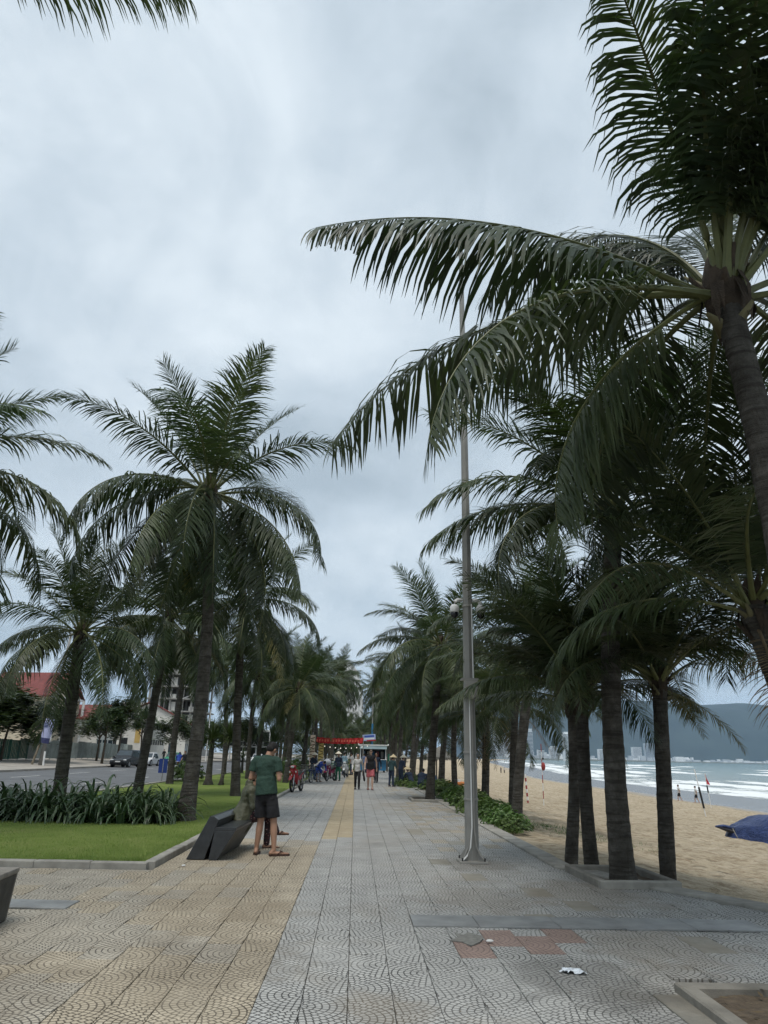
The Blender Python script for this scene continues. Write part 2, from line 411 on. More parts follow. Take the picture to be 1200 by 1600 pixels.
# edge stones along the sand
def stone_run(p0, p1, w, h, z0, n, parent, m, name='edge_stone'):
    a = V((p0[0], p0[1], 0)); b = V((p1[0], p1[1], 0)); L = (b - a).length; ang = math.atan2(b.y - a.y, b.x - a.x); s = L / n
    bm = MB(); bm.bbox(0.003, s - 0.003, -w / 2, w / 2, 0, h, 0.012); me = bm.mesh(name, m)
    for i in range(n):
        q = a.lerp(b, i / n); o = link(name, me, parent, (q.x, q.y, z0 + rng.uniform(-.004, .004))); o.rotation_euler = (rng.gauss(0, .006), 0, ang + rng.gauss(0, .002))
stone_run((3.15, 11.75), (3.15, 46.1), .30, .16, -.13, 42, promenade, m_kerb)
stone_run((3.15, 11.65), (3.78, 10.1), .34, .16, -.13, 2, promenade, m_kerb)
stone_run((3.78, 10.1), (6.12, 6.25), .34, .16, -.13, 5, promenade, m_kerb)
for (x0, x1, y0, y1) in [(.60, 1.22, 7.58, 8.06), (1.225, 2.0, 7.58, 8.06), (2.005, 2.62, 7.57, 8.05), (2.625, 3.3, 7.56, 8.04), (3.305, 4.02, 7.56, 8.04), (-4.4, -3.62, 8.15, 8.55), (-3.615, -2.86, 8.15, 8.55)]:
    b = MB(); b.bbox(-(x1 - x0) / 2, (x1 - x0) / 2, -(y1 - y0) / 2, (y1 - y0) / 2, 0, .014, .003)
    o = b.build('slate_slab', m_slate, promenade, False, ((x0 + x1) / 2, (y0 + y1) / 2, .001)); o.rotation_euler = (rng.gauss(0, .003), rng.gauss(0, .004), rng.gauss(0, .004))
cement = MB(); pts = [(math.cos(i / 11 * 6.283) * (.13 + .05 * math.sin(i * 2.3)), math.sin(i / 11 * 6.283) * (.2 + .06 * math.cos(i * 3.1))) for i in range(11)]
cement.prism([(1.05 + a, 7.13 + b) for a, b in pts], 0.0, .009, 'z'); cement.build('cement_patch', mat('cement_fill', (.2, .195, .175), .8, .3, 20, .4, coord='Position'), promenade)

# ------------------------------------------------------------------ lawn, kerb, road, far pavement
m_grass = None
def grass_mat():
    t = NT('lawn_grass'); p = t.coord('Position')
    c = t.ramp(t.noise(p, 0.5, 9, 0.7), [(0.30, (0.115, 0.165, 0.036)), (0.5, (0.175, 0.235, 0.055)), (0.68, (0.245, 0.275, 0.090))])
    c = t.mix(t.m('MULTIPLY', t.rng(t.noise(p, 60, 4), .45, .7), .45), c, (0.035, 0.055, 0.016))
    c = t.mix(t.rng(t.noise(p, .9, 6, .7, .5), .63, .72, 0, .65), c, (0.13, 0.105, 0.06))
    t.set(col=c, rough=0.9, spec=0.1); t.bump(t.noise(p, 90, 4), 0.9, 0.03); return t.mat
m_grass = grass_mat()
def lawn_z(x, y): return 0.07 + 0.05 * math.sin(x * .9 + y * .35) * math.sin(y * .22) * .6
nx, ny = 30, 150; lv = []; lf = []
for j in range(ny + 1):
    yy = 10.98 + (190 - 10.98) * (j / ny) ** 1.8
    for i in range(nx + 1):
        xx = -2.86 - i * (9.55 - 2.86) / nx
        lv.append((xx, yy, lawn_z(xx, yy) if 0 < i < nx and j else 0.05))
# the near part of the lawn also runs further left
for j in range(ny):
    for i in range(nx): lf.append((j * (nx + 1) + i, (j + 1) * (nx + 1) + i, (j + 1) * (nx + 1) + i + 1, j * (nx + 1) + i + 1))
me = bpy.data.meshes.new('lawn'); me.from_pydata(lv, [], lf); me.materials.append(m_grass); me.polygons.foreach_set('use_smooth', [True] * len(lf))
lawn = link('lawn', me); lawn['kind'] = 'structure'
kerb = empty('lawn_kerb'); kerb['kind'] = 'structure'
stone_run((-2.785, 10.86), (-9.6, 10.90), .14, .20, -.115, 9, kerb, m_kerb, 'kerb_stone')
stone_run((-2.785, 10.96), (-2.785, 46.0), .14, .20, -.115, 38, kerb, m_kerb, 'kerb_stone')
stone_run((-2.785, 46.0), (-2.785, 130.0), .14, .20, -.115, 40, kerb, m_kerb, 'kerb_stone')
stone_run((-9.62, 10.9), (-9.62, 150.0), .22, .26, -.16, 60, kerb, m_kerb, 'kerb_stone')
# grass blades on the near lawn
def blades(n, seed):
    r = np.random.default_rng(seed); u = r.random(n)
    y = 10.99 + 12.0 * u ** 1.6; x = -2.84 - r.random(n) * 6.6
    z = 0.06 + 0.03 * np.sin(x * .9 + y * .35) * np.sin(y * .22)
    h = r.uniform(.018, .045, n); a = r.random(n) * 6.283; w = r.uniform(.003, .006, n); l = r.uniform(0, .02, n); b = r.random(n) * 6.283
    P = np.zeros((n, 3, 3)); P[:, 0] = np.c_[x - np.cos(a) * w, y - np.sin(a) * w, z]; P[:, 1] = np.c_[x + np.cos(a) * w, y + np.sin(a) * w, z]
    P[:, 2] = np.c_[x + np.cos(b) * l, y + np.sin(b) * l, z + h]
    me = bpy.data.meshes.new('grass_blades'); me.vertices.add(3 * n); me.vertices.foreach_set('co', P.ravel())
    me.loops.add(3 * n); me.loops.foreach_set('vertex_index', np.arange(3 * n, dtype=np.int32)); me.polygons.add(n)
    me.polygons.foreach_set('loop_start', np.arange(0, 3 * n, 3, dtype=np.int32)); me.update(); me.validate()
    return me
bme = blades(70000, 3); bme.materials.append(leafmat('grass_blade', (0.155, 0.215, 0.05), (0.23, 0.275, 0.082), .7, .2))
tag(link('grass', bme), 'short mown green grass on the near lawn', 'grass', kind='stuff')

m_asph = mat('asphalt', (0.115, 0.118, 0.122), 0.85, 0.25, 0.5, 0.3, 60, coord='Position')
m_line = mat('road_paint', (0.55, 0.54, 0.50), 0.7, 0.25, 2.0, coord='Position')
m_pave2 = mat('far_pavement_concrete', (0.33, 0.30, 0.26), 0.9, 0.25, 0.6, coord='Position')
poly_sheet('road', [(-9.7, -60), (-9.7, 400), (-24.6, 400), (-24.6, -60)], -0.10, m_asph)
rm = MB()
for y0 in range(0, 250, 9): rm.add([(-20.1, y0, -.096), (-19.95, y0, -.096), (-19.95, y0 + 4, -.096), (-20.1, y0 + 4, -.096)], [(0, 1, 2, 3)])
for y0 in range(2, 250, 9): rm.add([(-13.5, y0, -.096), (-13.35, y0, -.096), (-13.35, y0 + 3, -.096), (-13.5, y0 + 3, -.096)], [(0, 1, 2, 3)])
rm.build('road_markings', m_line)['kind'] = 'structure'
fp = MB(); fp.add([(-24.6, -60, .05), (-24.6, 400, .05), (-27, 400, .08), (-27, -60, .08), (-33, 400, .42), (-33, -60, .42), (-90, 400, .5), (-90, -60, .5), (-24.6, -60, -.2), (-24.6, 400, -.2)],
                  [(0, 1, 2, 3), (3, 2, 4, 5), (5, 4, 6, 7), (8, 9, 1, 0)])
fp.build('far_pavement', m_pave2)['kind'] = 'structure'

# ------------------------------------------------------------------ beach and sea
SH = [(-60, 50), (60, 53), (100, 55.5), (166, 57), (250, 69), (353, 88), (500, 112), (1000, 190), (2000, 400), (3200, 720), (4400, 1500), (5600, 2800), (7000, 4900), (9000, 9500)]
def shore(y):
    for (a, xa), (b, xb) in zip(SH, SH[1:]):
        if y <= b: return xa + (xb - xa) * (y - a) / (b - a)
    return SH[-1][1]
def sand_z(x, y):
    xs = shore(y); u = (x - 3.3) / (xs - 3.3)
    k = [(-.2, -.03), (0, -.05), (.12, -.75), (.25, -1.35), (.45, -2.2), (.68, -2.72), (.85, -2.88), (1, -3.02), (1.4, -3.6)]
    for (a, za), (b, zb) in zip(k, k[1:]):
        if u <= b: return za + (zb - za) * (u - a) / (b - a)
    return -3.6
def sand_mat():
    t = NT('beach_sand'); p = t.coord('Position'); at = t.nd('ShaderNodeAttribute', attribute_name='shore'); u = at.outputs['Fac']
    c = t.ramp(t.noise(p, 0.35, 9, 0.7), [(0.30, (0.46, 0.375, 0.255)), (0.5, (0.56, 0.465, 0.33)), (0.7, (0.64, 0.545, 0.41))])
    c = t.mix(t.m('MULTIPLY', t.rng(t.noise(p, 3.2, 8, .75), .46, .62), .85), c, (0.29, 0.215, 0.135))
    c = t.mix(t.m('MULTIPLY', t.rng(t.noise(p, 160, 2), .5, .75), .3), c, (0.20, 0.15, 0.1))
    vo = t.nd('ShaderNodeTexVoronoi'); vo.inputs['Scale'].default_value = 1.9; t.L.new(t.coord('Position', (1, 1.3, 1)), vo.inputs['Vector'])
    dent = t.m('MULTIPLY', t.rng(vo.outputs['Distance'], .12, .34, 1, 0, True), t.rng(t.noise(p, .5, 4), .40, .58, 0, 1))
    c = t.mix(t.m('MULTIPLY', dent, .55), c, (0.27, 0.20, 0.125))
    wet = t.rng(t.m('ADD', u, t.m('MULTIPLY', t.noise(t.coord('Position', (1, .25, 1)), .12, 5), 7.0)), -15.0, -11.0, 0, 1, True)
    c = t.mix(wet, c, (0.205, 0.185, 0.165))
    t.set(col=c, rough=t.rng(wet, 0, 1, .95, .22), spec=t.rng(wet, 0, 1, .15, .6))
    h = t.m('SUBTRACT', t.m('ADD', t.m('MULTIPLY', t.noise(p, 2.6, 7, .65), 1.0), t.m('MULTIPLY', t.noise(p, 14, 4), .35)), t.m('MULTIPLY', dent, .5))
    t.bump(t.m('MULTIPLY', h, t.m('SUBTRACT', 1.0, wet)), 1.0, 0.3)
    return t.mat
from mathutils import noise as mnoise
def sheet(name, us, ys, fx, fz, m, attr=None):
    vs = []; fs = []; av = []
    for y in ys:
        for u in us:
            x = fx(u, y); vs.append((x, y, fz(u, x, y))); av.append(x - shore(y))
    n = len(us)
    for j in range(len(ys) - 1):
        for i in range(n - 1): fs.append((j * n + i, j * n + i + 1, (j + 1) * n + i + 1, (j + 1) * n + i))
    me = bpy.data.meshes.new(name); me.from_pydata(vs, [], fs); me.materials.append(m); me.polygons.foreach_set('use_smooth', [True] * len(fs))
    a = me.attributes.new('shore', 'FLOAT', 'POINT'); a.data.foreach_set('value', av); me.update()
    o = link(name, me); o['kind'] = 'structure'; return o
def yspace(a, b, n, p): return [a + (b - a) * (i / n) ** p for i in range(n + 1)]
bu = [(i / 230) ** 1.5 * 1.25 for i in range(231)]
def bz(u, x, y):
    z = sand_z(x, y)
    if u < .75 and x > 3.35:
        d = min(1, (x - 3.3) / 1.2)
        z += d * (mnoise.fractal((x * .55, y * .55, 0), 1, 2, 5) * .08 + mnoise.fractal((x * 2.6, y * 2.6, 4), 1, 2, 3) * .045)
    return z
sheet('beach', bu, yspace(1, 160, 400, 1.45) + yspace(165, 3200, 60, 1.6), lambda u, y: max(3.21 + u * (shore(y) - 3.21), right_edge(y) + 0.02) if u == 0 or 3.21 + u * (shore(y) - 3.21) < right_edge(y) else 3.21 + u * (shore(y) - 3.21), bz, sand_mat())
def sea_mat():
    t = NT('sea_water'); p = t.coord('Position'); at = t.nd('ShaderNodeAttribute', attribute_name='shore'); u = at.outputs['Fac']
    fo = t.nd('ShaderNodeAttribute', attribute_name='foam').outputs['Fac']
    ps = t.coord('Position', (1.0, .33, 1))
    c = t.ramp(t.rng(u, 0, 260), [(0.0, (0.30, 0.31, 0.27)), (0.35, (0.21, 0.28, 0.255)), (1.0, (0.12, 0.20, 0.19))])
    # lacy foam: ridged noise, stronger near the shore
    n1 = t.noise(ps, .16, 8, .68, 1.2); n2 = t.noise(ps, .7, 6, .7, .8)
    near = t.rng(u, 75, 4, 0, 1)
    lace = t.m('ADD', t.m('MULTIPLY', n1, .62), t.m('MULTIPLY', n2, .38))
    thr = t.m('SUBTRACT', .66, t.m('ADD', t.m('MULTIPLY', near, .17), t.m('MULTIPLY', fo, .42)))
    f = t.rng(t.m('SUBTRACT', lace, thr), -.012, .055, 0, 1, True)
    c = t.mix(f, c, (0.78, 0.80, 0.80))
    t.set(col=c, rough=t.rng(f, 0, 1, .16, .8), spec=t.rng(f, 0, 1, .5, .2)); t.b.inputs['IOR'].default_value = 1.33
    h = t.m('ADD', t.noise(ps, .35, 6, .6), t.m('MULTIPLY', f, .25)); t.bump(h, .55, .6)
    return t.mat
CRESTS = [(9, .30, 3.2), (24, .5, 5), (41, .35, 4.5), (62, .8, 6.5), (92, .55, 6), (128, 1.0, 8), (175, .7, 8)]
def crest(u, y):
    z = 0; f = 0
    for k, (c, h, w) in enumerate(CRESTS):
        cc = c + 5 * mnoise.noise((y * .021, k * 7.3, 0)) + 2.5 * mnoise.noise((y * .09, k * 3.1, 5))
        a = max(0.0, .35 + 1.1 * mnoise.noise((y * .013 + k * 11.7, k * 5.1, 2)))
        d = (u - cc) / w
        s = math.exp(-d * d) if d > 0 else math.exp(-(d / .55) ** 2)
        z += h * a * s
        f = max(f, min(1, a * 1.5) * (math.exp(-((d + .5) / .75) ** 2)))
    return z, f
su = [-7, -5, -3.5, -2, -1] + [i * 1.5 for i in range(0, 140)] + [210 * 1.09 ** i for i in range(1, 55)]
sy = yspace(-60, 70, 20, 1) + yspace(73, 420, 170, 1.25)[0:] + yspace(430, 9000, 60, 2.0)
sea = sheet('sea', su, sy, lambda u, y: shore(y) + u, lambda u, x, y: -3.0 + (crest(u, y)[0] if 0 < u < 215 and 60 < y < 900 else 0) - (.12 if u < 0 else 0) * min(1, -u / 3), sea_mat())
fa = sea.data.attributes.new('foam', 'FLOAT', 'POINT'); fa.data.foreach_set('value', [(crest(v.co.x - shore(v.co.y), v.co.y)[1] if 60 < v.co.y < 900 and v.co.x - shore(v.co.y) < 215 else 0.0) for v in sea.data.vertices])

# far shore, mountain
m_land = mat('far_coast_land', (0.10, 0.11, 0.085), .95, .3, .004, coord='Position')
cl = MB(); coast_pts = [(720, 3200), (1500, 4400), (2800, 5600), (4900, 7000), (9500, 9000), (20000, 11000)]
vs = []; fs = []
for i, (x, y) in enumerate(coast_pts):
    for (dx, dy, z) in ((0, 0, -3.4), (-20, 30, 3), (-150, 320, 9), (-300, 700, 14), (-800, 2500, 25)): vs.append((x + dx, y + dy, z))
for i in range(len(coast_pts) - 1):
    for k in range(4): fs.append((i * 5 + k, (i + 1) * 5 + k, (i + 1) * 5 + k + 1, i * 5 + k + 1))
cl.add(vs, fs).build('far_coast', m_land, smooth=True)['kind'] = 'structure'
mt = []
NX, NY = 170, 26
for j in range(NY + 1):
    for i in range(NX + 1):
        s = i / NX; x = 1150 + s * 12000; v = j / NY; y0 = 7000 + max(0, (s - .4)) * 2600
        y = y0 + v * 3200
        ridge = 690 * min(1, max(0, (s + .004) / .05)) ** .7 * (0.97 + .10 * mnoise.fractal((s * 6, 1.3, 0), 1, 2, 4))
        prof = math.sin(min(1, v * 1.12) * math.pi) ** .8 if v < .9 else 0.0
        n = mnoise.fractal((x * .0013, y * .0013, 0), 1, 2, 6)
        mt.append((x, y, -5 + ridge * prof * (1 + .22 * n * (1 - prof ** 6)) + 12 * n * prof))
mf = [(j * (NX + 1) + i, j * (NX + 1) + i + 1, (j + 1) * (NX + 1) + i + 1, (j + 1) * (NX + 1) + i) for j in range(NY) for i in range(NX)]
me = bpy.data.meshes.new('mountain'); me.from_pydata(mt, [], mf); me.polygons.foreach_set('use_smooth', [True] * len(mf))
me.materials.append(mat('mountain_forest', (0.030, 0.042, 0.034), .95, .4, .003, coord='Position'))
link('mountain', me)['kind'] = 'structure'

# ------------------------------------------------------------------ coconut palms
m_leaf = leafmat('palm_leaflet', (0.034, 0.052, 0.024), (0.066, 0.086, 0.038), .45, .19, .34, .018)
m_leafy = leafmat('palm_leaflet_yellowing', (0.105, 0.095, 0.030), (0.16, 0.135, 0.05), .55, .15, .2, .015)
m_leafd = leafmat('palm_leaflet_dead', (0.11, 0.075, 0.042), (0.18, 0.13, 0.075), .8, .06, .25, .01)
m_rach = mat('palm_rachis', (0.115, 0.125, 0.045), .5, .3, 3, orand=.2)
m_rachd = mat('palm_rachis_dry', (0.16, 0.115, 0.065), .8, .3, 3)
def trunk_mat():
    t = NT('palm_trunk'); p = t.coord('Object'); oi = t.nd('ShaderNodeObjectInfo')
    w = t.nd('ShaderNodeTexWave', wave_type='BANDS', bands_direction='Z'); w.inputs['Scale'].default_value = 4.6
    w.inputs['Distortion'].default_value = 2.2; w.inputs['Detail'].default_value = 3; w.inputs['Detail Scale'].default_value = 1.6; t.L.new(p, w.inputs['Vector'])
    c = t.ramp(t.noise(p, 4.5, 8, .7), [(.28, (.040, .036, .030)), (.5, (.082, .075, .064)), (.72, (.150, .141, .122))])
    rg = t.noise(t.coord('Object', (1.2, 1.2, 13)), 1.6, 5, .65, .25); c = t.mix(t.rng(rg, .50, .60, 0, .6), c, (.030, .025, .020))
    st = t.noise(t.coord('Object', (5, 5, .7)), 4, 6, .7)
    c = t.mix(t.rng(st, .55, .72, 0, .6), c, (.045, .038, .03))
    c = t.mix(t.rng(t.noise(p, 1.6, 7, .7), .58, .7, 0, .55), c, (.20, .195, .165))
    hv = t.nd('ShaderNodeHueSaturation'); t.L.new(t.rng(oi.outputs['Random'], 0, 1, .75, 1.1), hv.inputs['Value']); t.L.new(c, hv.inputs['Color'])
    t.set(col=hv.outputs[0], rough=.92, spec=.15)
    t.bump(t.m('ADD', t.m('ADD', t.m('MULTIPLY', w.outputs['Fac'], .15), t.m('MULTIPLY', rg, 1.4)), t.noise(t.coord('Object', (3, 3, 1)), 14, 5)), .9, .025); return t.mat
m_trunk = trunk_mat()
m_fib = mat('palm_fibre', (.052, .038, .026), .95, .4, 9, .9, 60)
m_boot = mat('palm_boot', (.135, .120, .058), .7, .4, 5, .4, 40)
m_nut = mat('coconut_husk', (.14, .13, .045), .5, .3, 6)

def frond_mesh(elev, turn, L, seed, grav, lift, nl=84, mats=None, tipcut=0.0, sway=0.0, wid=1.0, dens=1.0, lmax=.275):
    r = random.Random(seed); n = 22; pts = []; p = V((0, 0, 0)); a = R(elev); yaw = 0.0
    for i in range(n + 1):
        s = i / n; pts.append(p.copy())
        d = R(elev) - R(turn) * (s ** 1.35); yw = sway * s * s
        p = p + V((math.cos(d) * math.cos(yw), math.cos(d) * math.sin(yw), math.sin(d))) * (L / n)
    b = MB(); b.cur = 1
    rad = [(.042 * (1 - i / n) ** 1.25 + .0035) * (L / 4) * (1.5 if i == 0 else (1.15 if i == 1 else 1)) for i in range(n + 1)]
    b.tube(pts, rad, 6, True, .75); b.cur = 0
    W0 = .036 * (L / 4) ** .6 * wid
    for side in (-1, 1):
        for k in range(nl):
            u = (k + r.uniform(-.25, .25)) / (nl - 1); u = min(1, max(0, u))
            if r.random() > dens: continue
            t = .17 + .83 * u; f = t * n; i = min(n - 1, int(f)); P = pts[i].lerp(pts[i + 1], f - i)
            T = (pts[i + 1] - pts[i]).normalized(); Sd = T.cross(V((0, 0, 1)))
            Sd = (Sd.normalized() if Sd.length > .05 else V((0, -1, 0))) * side; Nn = Sd.cross(T) * side
            if Nn.z < 0: Nn = -Nn
            cg = mnoise.noise((u * 11, side * 3.3, seed * .37)); phi = R(14 + 40 * u + r.gauss(0, 6) + 14 * cg)
            d = (Sd * math.cos(phi) + T * math.sin(phi) + Nn * (lift + r.gauss(0, .11) + .22 * cg)).normalized()
            ln = L * lmax * min(1, .5 + u * 2.6) * (1 - .66 * max(0, (u - .3) / .7) ** 1.5) * r.uniform(.78, 1.1)
            cut = 1.0
            if tipcut and u > .82 and side > 0: cut = .55
            if r.random() < .08: cut = r.uniform(.4, .8)
            g = grav * r.uniform(.75, 1.3); q = P.copy(); vs = []; N = 4
            w = W0 * r.uniform(.8, 1.15) * (.55 + .45 * min(1, (1 - u) * 2.2)); prof = (.45, 1.0, .92, .62, .06)
            for s in range(N + 1):
                Wd = T - d * T.dot(d); Wd = Wd.normalized() if Wd.length > 1e-3 else Nn
                h = w * prof[s] * .5 if cut == 1.0 or s < N else w * .3
                vs += [q - Wd * h, q + Wd * h]
                q = q + d * (ln * cut / N)
                d = (d + V((0, 0, -1)) * (g * .42 * (s + .6) / N) + V((r.gauss(0, .03), r.gauss(0, .03), 0))).normalized()
            b.add(vs, [(2 * s, 2 * s + 1, 2 * s + 3, 2 * s + 2) for s in range(N)])
    return b.mesh('frond', mats or [m_leaf, m_rach], False)
ELV = [84, 74, 64, 54, 44, 33, 22, 10, -4, -20, -40, -62]
FR = {}
for e in ELV:
    old = max(0, min(1, (70 - e) / 100))
    FR[e] = [frond_mesh(e, 20 + 70 * min(1, old * 1.5) - (25 if e < -10 else 0) - (20 if e < -35 else 0) + 12 * s, 4.0, 100 + e * 7 + s, .75 + 2.6 * old, .26 - 1.0 * old, 98, sway=.28 * (s - 1)) for s in range(3)]
FRY = {e: frond_mesh(e, 45, 4.0, 900 + e, 1.3, 0, 64, [m_leafy, m_rach], dens=.9) for e in (10, -20, -40)}
FRD = {e: frond_mesh(e, 30, 4.0, 950 + e, 1.6, 0, 56, [m_leafd, m_rachd], dens=.8, wid=.7) for e in (-40, -62)}
PALM_N = [0]
def trunk_mesh(h, lean, r0, r1, seed, rings=True):
    r = random.Random(seed); step = .055 if rings else .16; n = max(14, int(h / step)); b = MB(); vs = []; fs = []; K = 14
    bend = r.uniform(-.06, .06) * h * .5; ph = r.random() * 6
    for i in range(n + 1):
        s = i / n; z = h * s
        c = V((lean[0] * s ** 1.25 + bend * math.sin(s * math.pi) * math.cos(ph), lean[1] * s ** 1.25 + bend * math.sin(s * math.pi) * math.sin(ph), z - (.25 if i == 0 else 0)))
        rr = r1 + (r0 - r1) * ((1 - s) ** 1.4) * .35 + (r0 - r1) * .65 * math.exp(-z / .55)
        rr *= 1 + (r.uniform(-.028, .028) if rings else 0) + .02 * mnoise.noise((z * 1.7, seed, 0))
        for k in range(K):
            a = 2 * math.pi * k / K; q = rr * (1 + .05 * mnoise.noise((math.cos(a) * 1.5, math.sin(a) * 1.5 + seed, z * 2.5)))
            vs.append(c + V((math.cos(a) * q, math.sin(a) * q, 0)))
    for i in range(n):
        for k in range(K): fs.append((i * K + k, i * K + (k + 1) % K, (i + 1) * K + (k + 1) % K, (i + 1) * K + k))
    b.add(vs, fs + [tuple(n * K + k for k in range(K))]); return b.mesh('trunk', m_trunk, True)
def boot_mesh(s, seed):
    r = random.Random(seed); b = MB()
    b.cur = 0; b.ell((0, 0, .05), (.19 * s, .19 * s, .48 * s), 12, 8)
    for k in range(14):      # fibrous sheath flaps and old stubs round the crown
        a = k * 2.4 + r.uniform(-.2, .2); z = r.uniform(-.35, .3) * s; o = r.uniform(.10, .2) * s
        d = V((math.cos(a), math.sin(a), 0)); b.cur = 1 if k % 2 else 0
        b.tube([d * .08 * s + V((0, 0, z - .12 * s)), d * (.17 * s) + V((0, 0, z)), d * (.17 * s + o) + V((0, 0, z + r.uniform(.02, .22) * s))], [.075 * s, .06 * s, .02 * s], 6, True, .6)
    b.cur = 0
    for k in range(9):
        a = r.random() * 6.28; d = V((math.cos(a), math.sin(a), 0)); w = V((-d.y, d.x, 0)) * r.uniform(.03, .07) * s; z = r.uniform(-.1, .2) * s
        p0 = d * .2 * s + V((0, 0, z)); p1 = d * .27 * s + V((0, 0, z - r.uniform(.15, .3) * s)); p2 = d * .24 * s + V((0, 0, z - r.uniform(.35, .55) * s))
        b.add([p0 - w, p0 + w, p1 + w * .8, p1 - w * .8, p2], [(0, 1, 2, 3), (3, 2, 4)])
    return b.mesh('crown_shaft', [m_fib, m_boot], True)
BOOT = [boot_mesh(1.0, k) for k in range(3)]
def palm(base, top, r0, r1, L, label, n=25, seed=None, group=None, spec=None, e0=84, e1=-42, nuts=0, dead=0, yellow=0, rings=True, pw=.95, hang=()):
    seed = PALM_N[0] * 13 + 5 if seed is None else seed; PALM_N[0] += 1; r = random.Random(seed)
    if base[0] < 0 or base[1] > 15: r0 *= .80; r1 *= .80
    root = empty('palm_tree', base); tag(root, label, 'palm tree', group)
    h = top[2] - base[2]; lean = (top[0] - base[0], top[1] - base[1])
    link('trunk', trunk_mesh(h, lean, r0, r1, seed, rings), root)
    c = V((lean[0], lean[1], h)); sc = max(.55, L / 4.0)
    bt = link('crown_shaft', BOOT[seed % 3], root, c + V((0, 0, -.05))); bt.scale = (sc * .95, sc * .95, sc); bt.rotation_euler = (0, 0, r.random() * 6)
    lst = list(spec) if spec else []
    if not spec:
        n = int(n * 1.04)
        for k in range(n):
            f = (k + .5) / n; lst.append((math.degrees(k * 2.39996) + r.uniform(-14, 14) + seed * 31, e0 + (e1 - e0) * f ** pw + r.uniform(-5, 5), (.90 + .10 * min(1, f * 3.5)) * r.uniform(.88, 1.06)))
    for k, it in enumerate(lst):
        az, el = it[0], it[1]; s = it[2] if len(it) > 2 else 1.0
        e = min(ELV, key=lambda q: abs(q - el)); me = FR[e][r.randrange(3)]
        if len(it) > 3: me = it[3]
        elif yellow and k >= len(lst) - yellow: me = FRY[min(FRY, key=lambda q: abs(q - el))]
        o = link('frond', me, root, c + V((math.cos(R(az)) * .09 * sc, math.sin(R(az)) * .09 * sc, r.uniform(-.12, .08) * sc)))
        o.rotation_euler = (r.gauss(0, .10), R(0), R(az)); o.scale = (s * L / 4,) * 3
        if r.random() < .5 and len(it) <= 3: o.scale = (s * L / 4, -s * L / 4, s * L / 4)
    if not spec and rings and base[1] > 15 and r.random() < .8: hang = list(hang) + [(r.random() * 360, -40 if r.random() < .5 else -20, r.uniform(.5, .8))]
    for k in range(dead):
        az = r.random() * 360; o = link('dead_frond', FRD[-62 if k % 2 else -40], root, c + V((0, 0, -.25 * sc))); o.rotation_euler = (0, 0, R(az)); o.scale = (L / 4 * .62,) * 3
    for az, el, s in hang:
        o = link('yellow_frond', FRY[el], root, c + V((0, 0, -.2 * sc))); o.rotation_euler = (0, 0, R(az)); o.scale = (s * L / 4,) * 3
    for k in range(nuts):
        a = k * 1.1 + seed; m = MB().ell((0, 0, 0), (.10, .10, .13), 10, 8); o = m.build('coconut', m_nut, root, True, c + V((math.cos(a) * .26, math.sin(a) * .26, -.32 - .07 * (k % 3))))
    return root

# near palm at the right edge, its fronds set out one by one
f_side = frond_mesh(31, 46, 4.0, 5, 2.6, -.75, 108, tipcut=1, wid=1.1, lmax=.29)
f_arch = frond_mesh(-2, 80, 4.0, 6, 1.5, -.3, 108, sway=.1, dens=.9)
f_long = frond_mesh(14, 70, 4.0, 7, 2.4, -.5, 112, dens=.93)
f_up = frond_mesh(76, 84, 4.0, 8, 4.2, -.35, 112)
f_up2 = frond_mesh(66, 96, 4.0, 9, 3.6, -.4, 108)
f_drop = frond_mesh(-5, 62, 4.0, 10, 1.2, .05, 90)
spec = [(176, 46, 1.0, f_side), (193, 30, .95, f_arch), (156, 20, 1.08, f_long), (268, 78, 1.02, f_up), (300, 78, .95, f_up), (282, 66, .95, f_up2), (300, 66, .95, f_up2), (340, 66, .95, f_up2),
        (110, 66, .95, f_up2), (250, 80, .85, f_up2), (335, 78, .9, f_up), (100, 74, .85), (60, 60, .95), (20, 52, .95), (120, 38, 1), (85, 30, 1), (40, 24, 1), (5, 30, 1), (320, 40, 1),
        (150, -18, .8), (110, -8, .9), (70, -8, .9), (30, 0, .9), (350, 4, .9), (232, 84, .85, f_up), (130, 60, .9, f_up2), (310, 30, .9, f_up2), (258, 60, 1.0, f_up2)]
palm((2.86, 4.85, -.02), (3.25, 5.4, 5.62), .17, .114, 3.9, 'largest coconut palm at the right edge, its fronds reaching across the sky', spec=spec, seed=2)
palm((5.25, 8.0, -.3), (4.60, 8.05, 3.25), .22, .17, 3.1, 'leaning palm cut off by the right edge, torn fibre hanging below its crown', 22, e1=22, dead=1)
palm((3.62, 10.4, -.02), (3.95, 10.45, 5.15), .185, .13, 3.3, 'tall palm rooted in the low kerbed planter at the edge of the sand', 27, e0=80, e1=6)
palm((4.42, 10.9, -.2), (4.61, 10.95, 2.72), .12, .105, 2.8, 'short palm in the sand just right of the kerbed planter palm, one yellow frond hanging', 24, e1=22, pw=1.0, hang=[(-8, -20, .52), (25, -20, .4)])
palm((3.55, 12.6, -.08), (3.74, 12.6, 2.45), .11, .095, 2.6, 'left one of the close pair of palms at the sand edge behind the planter', 20, e1=22)
palm((3.62, 11.75, -.05), (3.67, 11.8, 2.55), .115, .095, 2.8, 'right one of the close pair of palms at the sand edge, its foot curving right', 22, e1=18, hang=[(-25, -40, .42)])
palm((4.98, 24.0, -.3), (5.22, 24.0, 3.25), .16, .15, 2.9, 'thin dark palm in the sand, left of the crossing pair at the shrub end', 20, e1=-5, dead=2)
palm((4.13, 19.4, -.1), (4.9, 19.5, 4.75), .19, .16, 3.2, 'slanting palm at the end of the green shrubs, leaning to the right', 24, e1=-8)
